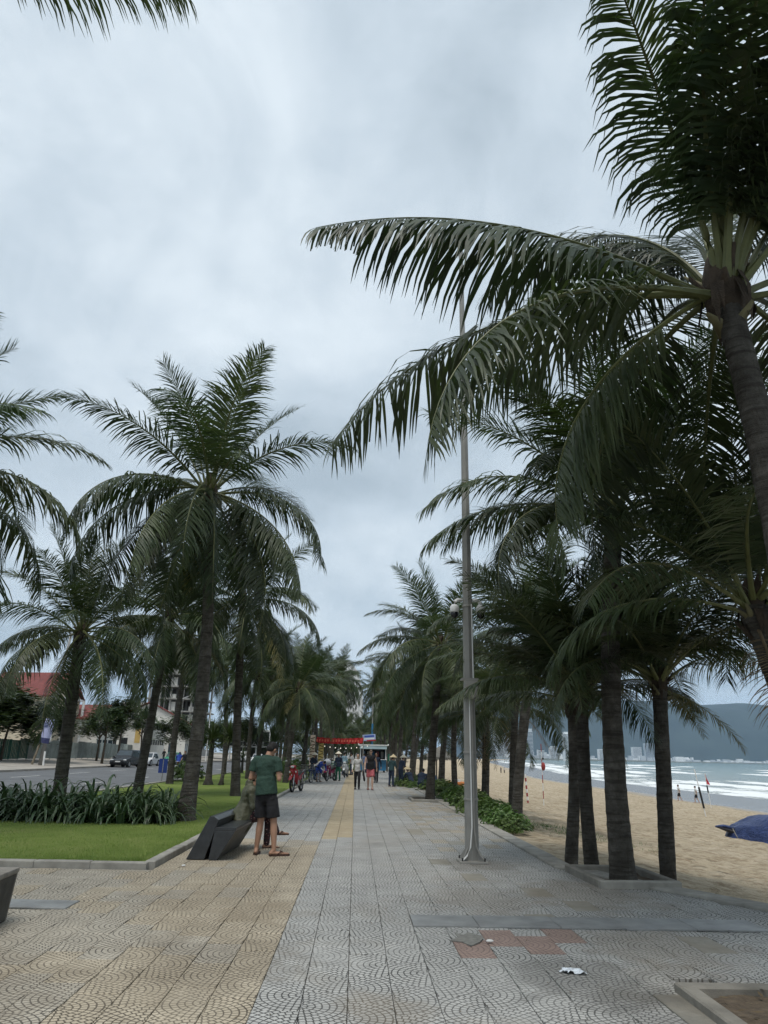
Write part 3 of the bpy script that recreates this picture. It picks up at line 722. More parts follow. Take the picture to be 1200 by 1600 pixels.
palm((4.98, 29.0, -.3), (5.08, 29.0, 3.1), .2, .18, 3.0, 'palm with a shaggy skirt of dry leaves just right of the camera pole', 20, e1=-12, dead=5)
palm((2.78, 27.9, -.02), (3.22, 27.9, 5.7), .24, .16, 3.6, 'palm standing in the square planter left of the camera pole', 27, e1=-40)
palm((4.2, 37.0, -.2), (4.9, 37.0, 5.8), .2, .17, 3.5, 'palm directly behind the camera pole beyond the shrubs', 25, e1=-38)
palm((3.1, 41.5, 0), (3.55, 42.0, 6.2), .21, .15, 3.6, 'palm beside the crouching gardeners on the sea side', 25, e1=-40)
palm((5.2, 45.0, -.35), (5.4, 45.0, 3.6), .22, .18, 3.0, 'low ringed palm in the sand between two taller trunks', 20, e1=-30, dead=3)
palm((4.4, 33.0, -.2), (4.5, 33.2, 4.4), .19, .15, 3.1, 'palm half hidden behind the planter palm on the sea side', 22, e1=-34)
ORD = ['first', 'second', 'third', 'fourth', 'fifth', 'sixth', 'seventh', 'eighth', 'ninth', 'tenth', 'eleventh', 'twelfth', 'thirteenth', 'fourteenth']
rp = random.Random(5)
for k, (x, y, h) in enumerate([(2.9, 51, 6.6), (4.9, 56, 6.0), (3.1, 62, 7.0), (5.4, 69, 6.2), (3.4, 78, 7.2), (5.6, 86, 6.6), (4.0, 97, 7.4), (6.0, 108, 7.0), (4.4, 120, 7.8), (6.6, 138, 7.6)]):
    palm((x, y, -.05), (x + rp.uniform(-.3, .8), y + .3, h * .88), .2, .15, 3.5, ORD[k] + ' palm past the gardeners in the hazy row by the sand', 22, e1=-40, group='far palms along the sand', rings=False)
# lawn side
palm((-3.78, 17.5, .03), (-4.0, 17.45, 7.95), .30, .165, 4.15, 'tallest palm on the left, rising from the lawn beside the lily hedge', 32, e1=-60, nuts=4, pw=.9, seed=22)
palm((-8.35, 22.0, 0), (-8.45, 22.0, 4.9), .25, .21, 3.6, 'stout palm behind the lily hedge left of the tallest palm', 26, e1=-38, seed=33)
palm((-7.3, 26.0, 0), (-6.95, 26.0, 6.1), .26, .17, 3.7, 'slender palm behind the right end of the lily hedge, leaning right', 25, e1=-45)
palm((-4.2, 27.2, .03), (-4.5, 27.2, 7.0), .25, .17, 3.8, 'palm on open lawn between the tallest palm and the standing man', 27, e1=-52, yellow=2)
palm((-9.3, 13.3, 0), (-9.2, 13.0, 6.5), .25, .17, 4.3, 'palm out of frame on the left, two long fronds reaching into view', spec=[(8, 22, 1.0), (-25, 33, .9), (28, 44, .95), (70, 33, 1), (115, 54, 1), (160, 33, 1), (205, 54, 1), (250, 33, 1), (320, 64, .9), (20, 70, .8), (180, 74, .8), (-2, -4, 1.0), (48, 5, 1), (290, 10, 1), (100, 0, 1), (14, 58, .85)], seed=40)
palm((-6.0, 6.0, 0), (-5.4, 5.9, 10.05), .26, .17, 4.0, 'palm out of frame above, one frond tip hanging into the top left corner', spec=[(4, 22, .84), (165, 20, 1), (185, 33, 1), (240, 20, 1), (290, 40, .9), (200, 70, 1), (230, 70, 1), (270, 74, .9), (210, 54, 1)], seed=41)
palm((-8.9, 37, 0), (-8.7, 37, 7.2), .24, .17, 3.6, 'palm by the kerb of the road behind the slender leaning palm', 24, e1=-40)
palm((-6.3, 45, 0), (-6.2, 45, 6.0), .2, .16, 3.6, 'left one of twin trunks behind the head of the standing man', 24, e1=-45)
palm((-5.9, 46, 0), (-5.5, 46, 6.8), .22, .16, 3.6, 'right one of twin trunks behind the head of the standing man', 24, e1=-45)
palm((-9.1, 53, 0), (-9.6, 53, 7.2), .25, .18, 3.7, 'dark palm by the road just left of the open lawn palm', 24, e1=-40)
palm((-3.7, 41, 0), (-3.3, 41.2, 5.0), .22, .16, 3.5, 'palm leaning right behind the red motorbike', 24, e1=-42)
palm((-3.4, 49, 0), (-3.0, 49.2, 5.9), .2, .15, 3.5, 'slanting palm behind the striped banner post', 23, e1=-40)
for k, (x, y, h) in enumerate([(-5.3, 56, 8.2), (-3.2, 60, 7.6), (-6.6, 66, 7.6), (-3.5, 72, 8.6), (-8.2, 78, 7.5), (-4.6, 84, 8.4), (-3.3, 96, 8.8), (-6.2, 108, 9), (-3.6, 122, 9), (-9, 100, 8), (-5, 140, 9.4)]):
    palm((x, y, 0), (x + rp.uniform(-.5, .7), y + .3, h * .92), .22, .16, 3.7, ORD[k] + ' palm beyond the parked motorbikes in the row on the lawn', 22, e1=-44, group='far palms along the lawn', rings=False)
for k, (x, y, h) in enumerate([(-1.0, 150, 7), (2.0, 158, 7.6), (0.6, 170, 8), (3.5, 165, 7), (-3, 165, 8)]):
    palm((x, y, -.05), (x + rp.uniform(-.4, .4), y, h), .2, .16, 3.6, ORD[k] + ' palm closing the far end of the promenade behind the kiosk', 20, e1=-40, group='palms closing the promenade', rings=False)

for k, (x, y, h) in enumerate([(-2.2, 128, 4.6), (-.2, 134, 4.0), (1.4, 128, 4.8), (3.0, 140, 4.4), (-4.2, 132, 5.2), (-6.5, 148, 5.6), (5.2, 150, 5.0), (7.4, 156, 5.4), (-8.2, 138, 5.6), (.6, 144, 5.4), (-1.6, 146, 6.2), (2.4, 150, 6.0)]):
    palm((x, y, -.05), (x + rp.uniform(-.3, .3), y, h), .2, .16, 3.6, ORD[k] + ' low palm of the dense green clump at the end of the promenade', 18, e1=-40, group='low palms closing the promenade', rings=False)
for k, (x, y, h, dx, lb) in enumerate([(-3.1, 76, 9.2, 1.0, 'tall palm leaning over the promenade before the white tower'), (-3.0, 92, 10.2, 1.3, 'tall palm whose crown covers the foot of the white tower'), (3.2, 90, 9.2, -.7, 'tall palm whose crown hides the left of the grey tower')]):
    palm((x, y, -.02), (x + dx, y, h), .22, .16, 3.8, lb, 24, e1=-44, rings=False)
# ------------------------------------------------------------------ low plants
m_lily = leafmat('lily_leaf', (0.044, 0.078, 0.038), (0.080, 0.120, 0.058), .32, .10, .25, .012)
m_shrub = leafmat('shrub_leaf', (0.065, 0.120, 0.027), (0.120, 0.180, 0.050), .38, .18, .22, .015)
m_tree = leafmat('street_tree_leaf', (0.035, 0.058, 0.020), (0.068, 0.090, 0.030), .5, .15, .3, .02)
m_yucca = leafmat('yucca_leaf', (0.040, 0.065, 0.025), (0.075, 0.095, 0.035), .45, .12, .2, .015)
m_bark = mat('tree_bark', (0.085, 0.068, 0.050), .95, .35, 6, .7, 40)
def strap(b, p, az, el, L, w, g, r, N=6):
    d = V((math.cos(az) * math.cos(el), math.sin(az) * math.cos(el), math.sin(el))); q = V(p); vs = []
    sd = V((-math.sin(az), math.cos(az), 0))
    for s in range(N + 1):
        h = w * (.75 + .35 * math.sin(min(1, s / N * 1.6) * math.pi * .6)) * (1 - (s / N) ** 3.2) + .001
        up = d.cross(sd) * -1
        vs += [q - sd * h + V((0, 0, .25 * h)), q - V((0, 0, .2 * h)), q + sd * h + V((0, 0, .25 * h))]
        q = q + d * (L / N); d = (d + V((0, 0, -1)) * (g * (s + .5) / N)).normalized()
    fs = []
    for s in range(N): fs += [(3 * s, 3 * s + 1, 3 * s + 4, 3 * s + 3), (3 * s + 1, 3 * s + 2, 3 * s + 5, 3 * s + 4)]
    b.add(vs, fs)
def lily_mesh(seed):
    r = random.Random(seed); b = MB()
    for k in range(46):
        a = r.random() * 6.283; rr = r.uniform(0, .16)
        strap(b, (math.cos(a) * rr, math.sin(a) * rr, -.02), a + r.uniform(-.5, .5), R(r.uniform(25, 80)), r.uniform(.75, 1.35), r.uniform(.024, .040), r.uniform(.9, 1.9), r)
    return b.mesh('leaf_clump', m_lily, True)
LM = [lily_mesh(k) for k in range(5)]
rl = random.Random(8); hedge_n = 0; SHP0 = ORD + ['fifteenth', 'sixteenth']
for row, yb in enumerate((16.75, 17.25, 17.8)):
    x = -4.15 - row * .05
    while x > -9.3:
        p = (x + rl.uniform(-.12, .12), yb + rl.uniform(-.15, .15) - (x + 4) * (-.13) * .4, .05)
        o = link('spider_lily', LM[rl.randrange(5)], None, p, rl.random() * 6.28); k = rl.uniform(.78, 1.02) * (1.06 if row else .92); o.scale = (k, k, k)
        hedge_n = hedge_n + 1 if x < -4.3 - row * .05 else 0; tag(o, SHP0[min(hedge_n, 15)] + ' spider lily clump from the right end in the ' + ['front', 'middle', 'back'][row] + ' row of the lawn hedge', 'plant', 'lily clumps of the lawn hedge'); x -= rl.uniform(.36, .5)
def rosette_bush(seed, rx, ry, rz, n):
    r = random.Random(seed); b = MB()
    for k in range(n):
        th = math.acos(r.uniform(-.05, 1)); ph = r.random() * 6.283; q = r.uniform(.6, 1.0) * (1 + .22 * mnoise.noise((math.cos(ph) * 1.7 + seed, math.sin(ph) * 1.7, th * 2)))
        c = V((rx * q * math.sin(th) * math.cos(ph), ry * q * math.sin(th) * math.sin(ph), rz * (q * math.cos(th)) + .12))
        ax = V((c.x / rx, c.y / ry, c.z / rz + .55)).normalized(); u = ax.orthogonal().normalized(); v = ax.cross(u)
        for j in range(8):
            a = j * .785 + r.random() * .5; d = (u * math.cos(a) + v * math.sin(a)) * .8 + ax * r.uniform(.25, .8); d.normalize(); L = r.uniform(.06, .10); w = d.cross(ax).normalized() * L * .26
            m = c + d * L * .62; e = c + d * L + V((0, 0, -.012))
            b.add([c, m - w, e, m + w], [(0, 1, 2, 3)])
    return b.mesh('leaves', m_shrub, False)
def stems_mesh(rx, ry, rz, seed):
    r = random.Random(seed); b = MB()
    for k in range(12):
        a = r.random() * 6.28; t = r.uniform(.3, .85)
        b.tube([(math.cos(a) * .08, math.sin(a) * .08, -.05), (math.cos(a) * rx * t * .5, math.sin(a) * ry * t * .5, rz * .5), (math.cos(a) * rx * t, math.sin(a) * ry * t, rz * .9)], [.012, .009, .004], 5)
    return b.mesh('stems', m_bark)
BM = [rosette_bush(k, .62, .75, .52, 340) for k in range(4)]; SM = [stems_mesh(.62, .75, .52, k) for k in range(4)]
SHP = ['first', 'second', 'third', 'fourth', 'fifth', 'sixth', 'seventh', 'eighth', 'ninth', 'tenth', 'eleventh', 'twelfth', 'thirteenth', 'fourteenth', 'fifteenth', 'sixteenth']
sb = [(3.66, 17.5, .72), (3.70, 18.4, .85), (3.75, 19.5, .9), (3.85, 20.7, .95), (3.75, 21.8, 1.15), (3.8, 23.4, 1.1), (3.85, 25.0, 1.2), (3.9, 26.8, 1.2), (3.95, 28.8, 1.2), (3.9, 31.0, 1.3), (3.95, 33.4, 1.25), (3.75, 36.0, 1.2), (3.2, 38.9, .75), (2.75, 40.3, .9), (2.9, 43.5, 1.2), (3.5, 47.0, 1.4)]
for k, (x, y, s) in enumerate(sb):
    root = empty('green_shrub', (x, y, -.10), rl.random() * 6.28); s *= .9; root.scale = (s, s, s * rl.uniform(.82, 1.0))
    tag(root, SHP[k] + ' bright green shrub from the camera along the sand edge', 'shrub', 'shrubs along the sand edge')
    link('leaves', BM[k % 4], root); link('stems', SM[k % 4], root)
# grass tufts creeping on the sand beside the shrubs
tb = MB(); rt = random.Random(4)
for k in range(900):
    x = rt.gauss(5.6, .9); y = rt.gauss(21.5, 1.2) - (x - 5.6) * 1.2; strap(tb, (x, y, sand_z(x, y) - .01), rt.random() * 6.28, R(rt.uniform(20, 70)), rt.uniform(.05, .14), .006, .5, rt, 2)
tag(tb.build('beach_grass', m_shrub), 'thin patch of creeping grass on the sand by the slanting palm', 'grass', kind='stuff')

# dwarf yuccas and pygmy palms on the lawn
def spiky(name, loc, h, label, n, L, base_r, cat='plant', lean=(0, 0), heads=1, boots=True):
    r = random.Random(int(loc[1] * 10)); root = empty(name, loc); tag(root, label, cat)
    for q in range(heads):
        ox = (q - (heads - 1) / 2) * .55; hh = h * (1 - .18 * q); b = MB()
        P = [(ox * (i / 6) + lean[0] * i / 6, lean[1] * i / 6, -.1 + (hh + .1) * i / 6) for i in range(7)]
        b.tube(P, [base_r * (1 - .55 * (i / 6) ** .5) if i else base_r * 1.5 for i in range(7)], 9); b.build('trunk', m_trunk, root, True)
        lb = MB(); c = V(P[-1])
        for k in range(n):
            strap(lb, c + V((0, 0, r.uniform(-.2, .1) * min(1, h))), r.random() * 6.28, R(r.uniform(-25, 88)), L * r.uniform(.75, 1.1), .024, r.uniform(.05, .3), r, 3)
        lb.build('leaf_head', m_yucca, root)
    return root
spiky('yucca', (-6.85, 35.9, .02), 2.1, 'thick-footed yucca on the lawn, left one of the pair', 150, .95, .22)
spiky('yucca', (-6.2, 35.5, .02), 2.2, 'thin-stemmed yucca on the lawn, right one of the pair', 140, .95, .12, lean=(.25, 0))
spiky('yucca', (-8.6, 58.0, .02), 1.2, 'small yucca in a soil ring near the road behind the man', 90, .8, .16)
spiky('sago_palm', (-5.15, 47.0, .02), 2.1, 'dark spiky sago palm behind the head of the standing man', 110, 1.7, .25)
spiky('sago_palm', (-3.7, 56.0, .02), 1.5, 'dark spiky sago palm behind the red motorbike', 110, 1.6, .22)
strapm = MB(); r_ = random.Random(3)
for k in range(26): strap(strapm, (0, 0, 0), r_.random() * 6.28, R(r_.uniform(45, 88)), r_.uniform(.5, .8), .012, .25, r_, 3)
tag(strapm.build('grass_plant', m_yucca, None, False, (-6.7, 19.6, .05)), 'spiky fan of pale grass poking up behind the lily hedge', 'plant')
for k, (x, y, s, lb) in enumerate([(-8.9, 40.5, 1.5, 'rounded bright shrub by the road kerb left of the yuccas'), (-4.9, 52.0, 1.6, 'clipped shrub behind the sago palm on the lawn'), (-4.3, 60, 1.8, 'rounded shrub behind the palms near the motorbikes'), (-.9, 66, 1.7, 'potted shrub in front of the kiosk counter')]):
    root = empty('round_shrub', (x, y, 0), k); root.scale = (s, s, s * 1.15); tag(root, lb, 'shrub'); link('leaves', BM[k % 4], root); link('stems', SM[k % 4], root)

# ------------------------------------------------------------------ street trees across the road
def tree_crown(seed, n, rx, rz, leaf):
    r = random.Random(seed); b = MB(); cl = []
    for k in range(26):
        th = math.acos(r.uniform(-.6, 1)); ph = r.random() * 6.283; q = r.uniform(.35, 1)
        cl.append((V((rx * q * math.sin(th) * math.cos(ph), rx * q * math.sin(th) * math.sin(ph), rz * q * math.cos(th))), r.uniform(.28, .5) * rx * .8))
    for k in range(n):
        c, s = cl[r.randrange(len(cl))]; p = c + V((r.gauss(0, s * .5), r.gauss(0, s * .5), r.gauss(0, s * .42)))
        a = r.random() * 6.28; t = r.uniform(-.6, .9); u = V((math.cos(a), math.sin(a), t * .4)).normalized() * leaf * r.uniform(.6, 1.3); v = V((-math.sin(a), math.cos(a), r.uniform(-.5, .5))).normalized() * leaf * .5
        b.add([p - u, p - v, p + u, p + v], [(0, 1, 2, 3)])
    return b.mesh('crown', m_tree)
TC = [tree_crown(k, 5200, 2.2, 1.9, .18) for k in range(4)]
def tree_trunk(seed, h):
    r = random.Random(seed); b = MB(); b.tube([(0, 0, -.2), (.05, 0, h * .3), (r.uniform(-.2, .2), r.uniform(-.1, .1), h * .62), (r.uniform(-.2, .3), 0, h * .85)], [.16, .11, .09, .04], 8)
    for k in range(7):
        a = r.random() * 6.28; z = h * r.uniform(.45, .7); e = r.uniform(.7, 1.3); b.tube([(0.03, 0, z), (math.cos(a) * e * .5, math.sin(a) * e * .5, z + .5), (math.cos(a) * e, math.sin(a) * e, z + 1.1)], [.06, .045, .02], 6)
    return b.mesh('trunk', m_bark, True)
def street_tree(loc, h, cs, label, seed, cz=None, wide=1.0):
    root = empty('street_tree', loc); tag(root, label, 'tree', 'trees across the road'); link('trunk', tree_trunk(seed, h), root)
    r = random.Random(seed)
    o = link('crown', TC[seed % 4], root, (0, 0, cz or h * .72), r.random() * 6.28); o.scale = (cs * wide, cs * wide, cs)
for k, a in enumerate([((-34.6, 67, .4), 6.2, 1.45, 'broad dark tree at the left picture edge behind the green fence', 1, 4.4, 1.2), ((-32.8, 71, .4), 5.4, 1.25, 'broad tree behind the leaning utility pole', 2, 3.7, 1.3), ((-38, 78, .5), 7.4, 1.5, 'tallest dark tree below the gabled house', 3, 5.2, 1.2),
        ((-31.4, 77, .3), 4.6, 1.15, 'bushy tree overhanging the grey fence right of the pole', 4, 3.3, 1.1), ((-27.5, 83, .2), 5.9, .95, 'slim-trunked tree on the verge behind the black car', 5, 4.4, .9), ((-27.3, 87.5, .2), 7.2, 1.1, 'tallest slim-trunked tree on the verge behind the cars', 6, 5.2, .8),
        ((-27.2, 96, .2), 6.0, 1.0, 'slim-trunked tree on the verge behind the white car', 7, 4.6, .9), ((-27.0, 112, .2), 5.5, 1.2, 'small tree on the verge behind the scooter rider', 8, 4.0, 1.1), ((-30.5, 90, .3), 5.2, 1.2, 'leafy tree behind the verge trunks against the white wall', 9, 4.2, 1.0),
        ((-22, 150, .1), 7.5, 1.6, 'round tree beside the cafe front', 10, 5, 1.1), ((-14, 165, 0), 8, 1.9, 'big tree closing the road in the distance', 11, 5.2, 1.2), ((-26, 135, .2), 6.5, 1.3, 'dark tree under the unfinished building', 12, 4.4, 1.2), ((-9, 175, 0), 7, 2.0, 'dense tree behind the far lawn palms, left of two', 13, 4, 1.4), ((-3, 182, 0), 7, 2.0, 'dense tree behind the far lawn palms, right of two', 14, 4, 1.4), ((4, 185, 0), 7, 2.0, 'dense tree straight behind the kiosk far away', 15, 4, 1.4), ((10.5, 180, 0), 7, 2.0, 'dense tree behind the thatched parasols far away', 16, 4, 1.4), ((-31, 165, .3), 8, 2.0, 'big tree left of the cafe front', 17, 4.6, 1.3), ((-40, 150, .4), 8, 2.0, 'big tree in front of the unfinished tower', 18, 4.6, 1.3)]):
    street_tree(*a[:4], a[4], a[5], a[6])

# ------------------------------------------------------------------ fence, leaning pole, buildings
m_fgreen = mat('fence_green', (0.012, 0.085, 0.055), .6, .25, 1.2, coord='Position')
m_fgrey = mat('fence_grey_sheet', (0.20, 0.235, 0.225), .6, .35, .8, .2, 8, coord='Position')
m_white = mat('white_plaster', (0.62, 0.60, 0.55), .85, .14, .8, coord='Position')
m_cream = mat('cream_plaster', (0.56, 0.49, 0.37), .85, .14, .8, coord='Position')
m_roofr = mat('red_roof_tile', (0.17, 0.045, 0.040), .75, .25, 1.5, .4, 14, coord='Position')
m_conc = mat('raw_concrete', (0.27, 0.265, 0.25), .9, .25, .6, coord='Position')
m_dark = mat('dark_opening', (0.018, 0.02, 0.022), .4, .3, 2)
m_glass = mat('window_glass', (0.035, 0.05, 0.06), .12, .3, 2, spec=.6)
m_paintw = mat('white_paint', (0.70, 0.70, 0.68), .5, .1, 3)
m_steel = mat('galvanised_steel', (0.30, 0.29, 0.265), .5, .2, 4, metal=.25)
m_blackp = mat('black_plastic', (0.015, 0.015, 0.016), .45, .3, 6)
fence = empty('site_fence', (-33, 90, .4)); tag(fence, 'long sheet fence across the road, green with white scrawl at its left end', 'fence')
y = -34.0; k = 0
while y < 62:
    w = 2.4 if y < -18 else 1.9; b = MB(); n = 12
    for i in range(n):   # corrugated sheet
        x0 = .035 * (i % 2); yy = y + w * i / n; b.box(x0, x0 + .03, yy, yy + w / n, .12 + .02 * (k % 3), 2.02 - .05 * (k % 4))
    gr = y < -15
    b.build('sheet_panel', m_fgreen if gr else (m_fgrey if k % 5 else mat('fence_pale_sheet', (.42, .47, .45), .6, .3, 1)), fence)
    MB().box(-.08, -.01, y - .05, y + .03, -.3, 1.95).build('post', m_steel, fence); y += w + .03; k += 1
rs = random.Random(6)    # white brush lettering on the green end, two lines of strokes
for li, (zb, y0, y1, sc) in enumerate([(1.30, -28.5, -18.5, .5), (.55, -27.5, -19.5, .45), (1.35, -33.5, -30.3, .62), (.5, -33.5, -30.0, .62)]):
    yy = y0
    while yy < y1:
        b = MB(); 
        for q in range(3):
            a = (yy + rs.uniform(0, sc * .55), zb + rs.uniform(0, sc)); c = (yy + rs.uniform(0, sc * .55), zb + rs.uniform(0, sc)); b.tube([(.085, a[0], a[1]), (.085, (a[0] + c[0]) / 2 + .06, (a[1] + c[1]) / 2), (.085, c[0], c[1])], .03 if li > 1 else .014, 4)
        b.build('painted_letter', mat('fence_lettering', (.45, .5, .47), .7, .2, 4) if li < 2 else m_paintw, fence); yy += sc * .85
pole = empty('utility_pole', (-28.0, 68.2, .1)); tag(pole, 'leaning grey utility pole with a lilac poster across the road', 'pole')
MB().tube([(0, 0, -.2), (.9, 0, 11.8)], [.19, .11], 12).build('shaft', m_conc, pole, True)
MB().tube([(-.75, .0, -.1), (-.25, .0, 2.1)], [.12, .1], 8).build('prop', mat('weathered_timber', (.22, .19, .14), .9, .3, 5), pole)
MB().tube([(.32, -.1, 0), (.3, -.1, 1.2)], .09, 8).build('white_sleeve', m_paintw, pole)
b = MB(); b.tube([(.05, -.03, 1.95), (.32, -.03, 4.0)], [.40, .40], 20); b.build('poster', mat('lilac_poster', (.40, .42, .62), .6, .12, 1.5), pole)
for z, w in ((3.55, .5), (3.38, .62), (3.24, .55)): MB().box(.12 - w * .28, .12 + w * .38, -.455, -.44, z, z + .09).build('poster_print', mat('poster_ink', (.05, .07, .16), .6, .2, 5), pole)
MB().tube([(.045, -.03, 1.9), (.105, -.03, 2.35)], [.408, .408], 20).build('poster_print', mat('poster_ink2', (.045, .05, .13), .6, .5, 3), pole)

def gable_house(name, loc, w, d, h, rh, label, wall, rz=0, cols=False):
    root = empty(name, loc, rz); tag(root, label, 'house')
    wl = MB(); wl.prism([(-w / 2, 0), (w / 2, 0), (w / 2, h), (0, h + rh * .96), (-w / 2, h)], -d / 2, d / 2, 'y'); wl.build('wall', wall, root)
    for s in (-1, 1):
        rb = MB(); rb.prism([(s * (w / 2 + .5), h - .28), (s * (w / 2 + .5), h - .08), (0, h + rh + .2), (0, h + rh)], -d / 2 - .4, d / 2 + .4, 'y'); rb.build('roof_slope', m_roofr, root)
    for fl in range(max(1, int(h // 3))):
        for q in range(3):
            x = -w / 2 + w * (q + .5) / 3; z = .9 + fl * 3.1
            f = MB().box(x - .55, x + .55, -d / 2 - .03, -d / 2 - .005, z, z + 1.5).build('window', m_glass, root)
            MB().box(x - .65, x + .65, -d / 2 - .08, -d / 2 - .002, z - .12, z - .02).build('sill', m_paintw, f)
        for q in range(3):
            yv = -d / 2 + d * (q + .5) / 3; z = .9 + fl * 3.1
            MB().box(w / 2 + .005, w / 2 + .03, yv - .5, yv + .5, z, z + 1.5).build('window', m_glass, root)
    MB().box(-w / 2 - .35, w / 2 + .35, -d / 2 - .35, -d / 2 - .001, h - .35, h - .1).build('eaves_cornice', m_paintw, root)
    if cols:
        for q in range(4): MB().tube([(-w / 2 + .3 + q * (w - .6) / 3, -d / 2 - .7, 0), (-w / 2 + .3 + q * (w - .6) / 3, -d / 2 - .7, h - .3)], .18, 10).build('column', m_paintw, root)
    return root
gable_house('gabled_house', (-42.5, 98, .4), 7.5, 9, 7.6, 2.9, 'cream house with a red gabled roof above the trees on the left', m_cream, R(82), True)
gable_house('gabled_house', (-36.9, 103, .4), 4.4, 6, 5.2, 1.6, 'low house with a dull red roof behind the second palm trunk', m_white, R(80))
gable_house('gabled_house', (-36.5, 134, .4), 13, 10, 5.9, 3.2, 'wide villa with a bright red hipped roof beside the unfinished tower', m_white, R(8))
ww = empty('boundary_building', (-33.8, 112, .4)); tag(ww, 'low white building with a row of small dark windows behind the fence', 'building')
MB().box(-3.2, 3.2, 0, 9, 0, 4.6).build('wall', m_white, ww); MB().box(-3.4, 3.4, -.2, 9.2, 4.6, 4.8).build('roof', m_conc, ww)
MB().box(1.0, 1.8, -.03, -.002, 2.2, 4.5).build('ochre_panel', mat('ochre_plaster', (.48, .33, .11), .8, .15, 1), ww)
for q in range(6): MB().box(3.202, 3.23, .9 + q * 1.3, 1.7 + q * 1.3, 2.0, 2.7).build('window', m_dark, ww)
for q in range(2): MB().box(-2.6 + q * 1.6, -1.6 + q * 1.6, -.03, -.002, 1.8, 2.9).build('window', m_dark, ww)

con = empty('unfinished_tower', (-49, 200, .3)); tag(con, 'unfinished concrete tower with bare floor slabs and columns', 'building')
NF = 9; FH = 3.25
for fl in range(NF + 1):
    ins = 0 if fl < 5 else .8; MB().box(-8 + ins, 8.2 - ins, -.9, 13, fl * FH + 1.5, fl * FH + 1.85).build('floor_slab', m_conc, con)
    if fl == NF: break
    for q in range(6):
        for yv in (0, 6.5, 12.4):
            x = -7 + q * 2.85; MB().box(x - .25, x + .25, yv - .25, yv + .25, fl * FH + 1.85, fl * FH + FH + 1.5).build('column', m_conc, con)
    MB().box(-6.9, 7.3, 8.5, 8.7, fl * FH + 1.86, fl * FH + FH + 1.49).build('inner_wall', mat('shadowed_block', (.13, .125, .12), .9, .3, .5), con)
    for q in range(3):
        x = -6.7 + q * 5.2; MB().box(x, x + 1.5, .3, .5, fl * FH + 1.86, fl * FH + 1.86 + (1.1 if (fl + q) % 2 else 2.3)).build('infill_wall', m_white if q else m_conc, con)
MB().box(-8, 8.2, -.5, 13, -.4, 1.5).build('plinth', m_conc, con)
for q in range(4): MB().tube([(-7.6 + q * 5, -1.2, 0), (-7.6 + q * 5, -1.2, 26)], .07, 5).build('scaffold_pole', m_steel, con)
wt = empty('pale_block', (-62.5, 215, .3)); tag(wt, 'pale finished block at the left of the unfinished tower', 'building')
MB().box(-5, 5, 0, 12, 0, 14.5).build('wall', m_white, wt)
for fl in range(4):
    for q in range(4): MB().box(-4.2 + q * 2.3, -2.9 + q * 2.3, -.05, -.005, 1.5 + fl * 3.2, 3.4 + fl * 3.2).build('window', m_glass, wt)
cafe = empty('cafe_building', (-21.3, 152, .1)); tag(cafe, 'open cafe pavilion with white frame and lettered sign at the road end', 'building')
MB().box(-4, 4, 6, 6.3, 0, 6).build('back_wall', mat('cafe_dark', (.06, .065, .06), .8, .3, 1), cafe)
MB().box(-4.2, 4.2, -.6, 6.3, 5.6, 5.9).build('roof', m_paintw, cafe); MB().box(-4.1, 4.1, -.4, 6.0, 2.55, 2.75).build('balcony_floor', m_paintw, cafe)
for x in (-3.9, -1.3, 1.3, 3.9): MB().box(x - .12, x + .12, -.35, -.1, 0, 5.6).build('column', m_paintw, cafe)
MB().box(-4.0, 4.0, -.5, -.42, 2.75, 3.55).build('sign_board', m_blackp, cafe)
def text(s, size, m, parent, loc, rot, name='lettering', ext=.01, sx=1.0):
    c = bpy.data.curves.new(name, 'FONT'); c.body = s; c.size = size; c.extrude = ext; c.align_x = 'CENTER'; c.align_y = 'CENTER'
    t = bpy.data.objects.new(name, c); COL.objects.link(t); dg = bpy.context.evaluated_depsgraph_get(); me = bpy.data.meshes.new_from_object(t.evaluated_get(dg)); bpy.data.objects.remove(t)
    me.materials.clear(); me.materials.append(m); o = link(name, me, parent, loc); o.rotation_euler = rot; o.scale = (sx, 1, 1); return o
text('NG CAFE', 1.15, m_paintw, cafe, (-.3, -.52, 3.15), (R(90), 0, 0), 'sign_lettering', .02, 1.35)
for q in range(5): MB().box(-3.4 + q * 1.5, -2.9 + q * 1.5, 1, 1.5, 0, .75).build('table', m_paintw, cafe)

tower = empty('white_tower', (-4.0, 460, 0)); tag(tower, 'tall white sail-shaped tower far behind the promenade palms', 'building')
b = MB(); prof = [(-8.6, 0), (8.2, 0), (8.2, 30), (7.0, 42), (4.0, 52), (-1, 58), (-8.6, 60)]; b.prism(prof, 0, 20, 'y'); b.build('body', mat('tower_white', (.52, .53, .53), .6, .06, .05, coord='Position'), tower)
for q in range(9):
    x = -8 + q * 1.75; MB().box(x, x + .45, -.35, .0, 0, 59 if x < -1 else (50 - max(0, x) * 2.2)).build('rib', m_paintw, tower)
for fl in range(12): MB().box(8.2, 9.2, -1, 8, 4 + fl * 3.2, 4.4 + fl * 3.2).build('balcony', m_conc, tower)
tower = empty('grey_tower', (21.5, 510, 0)); tag(tower, 'broad grey grid-fronted tower far behind the promenade palms', 'building')
MB().box(-10.5, 11, 0, 22, 0, 58).build('body', m_glass, tower)
for fl in range(20): MB().box(-10.7, 11.2, -.4, -.02, fl * 2.95, fl * 2.95 + .9).build('floor_band', m_conc, tower)
for q in range(13): MB().box(-10.6 + q * 1.78, -10.2 + q * 1.78, -.55, -.42, 0, 58).build('mullion', m_conc, tower)
cr = random.Random(12)
m_far = mat('far_block_white', (.78, .79, .80), .7, .1, .02, coord='Position'); m_far2 = mat('far_block_grey', (.50, .53, .56), .7, .15, .02, coord='Position')
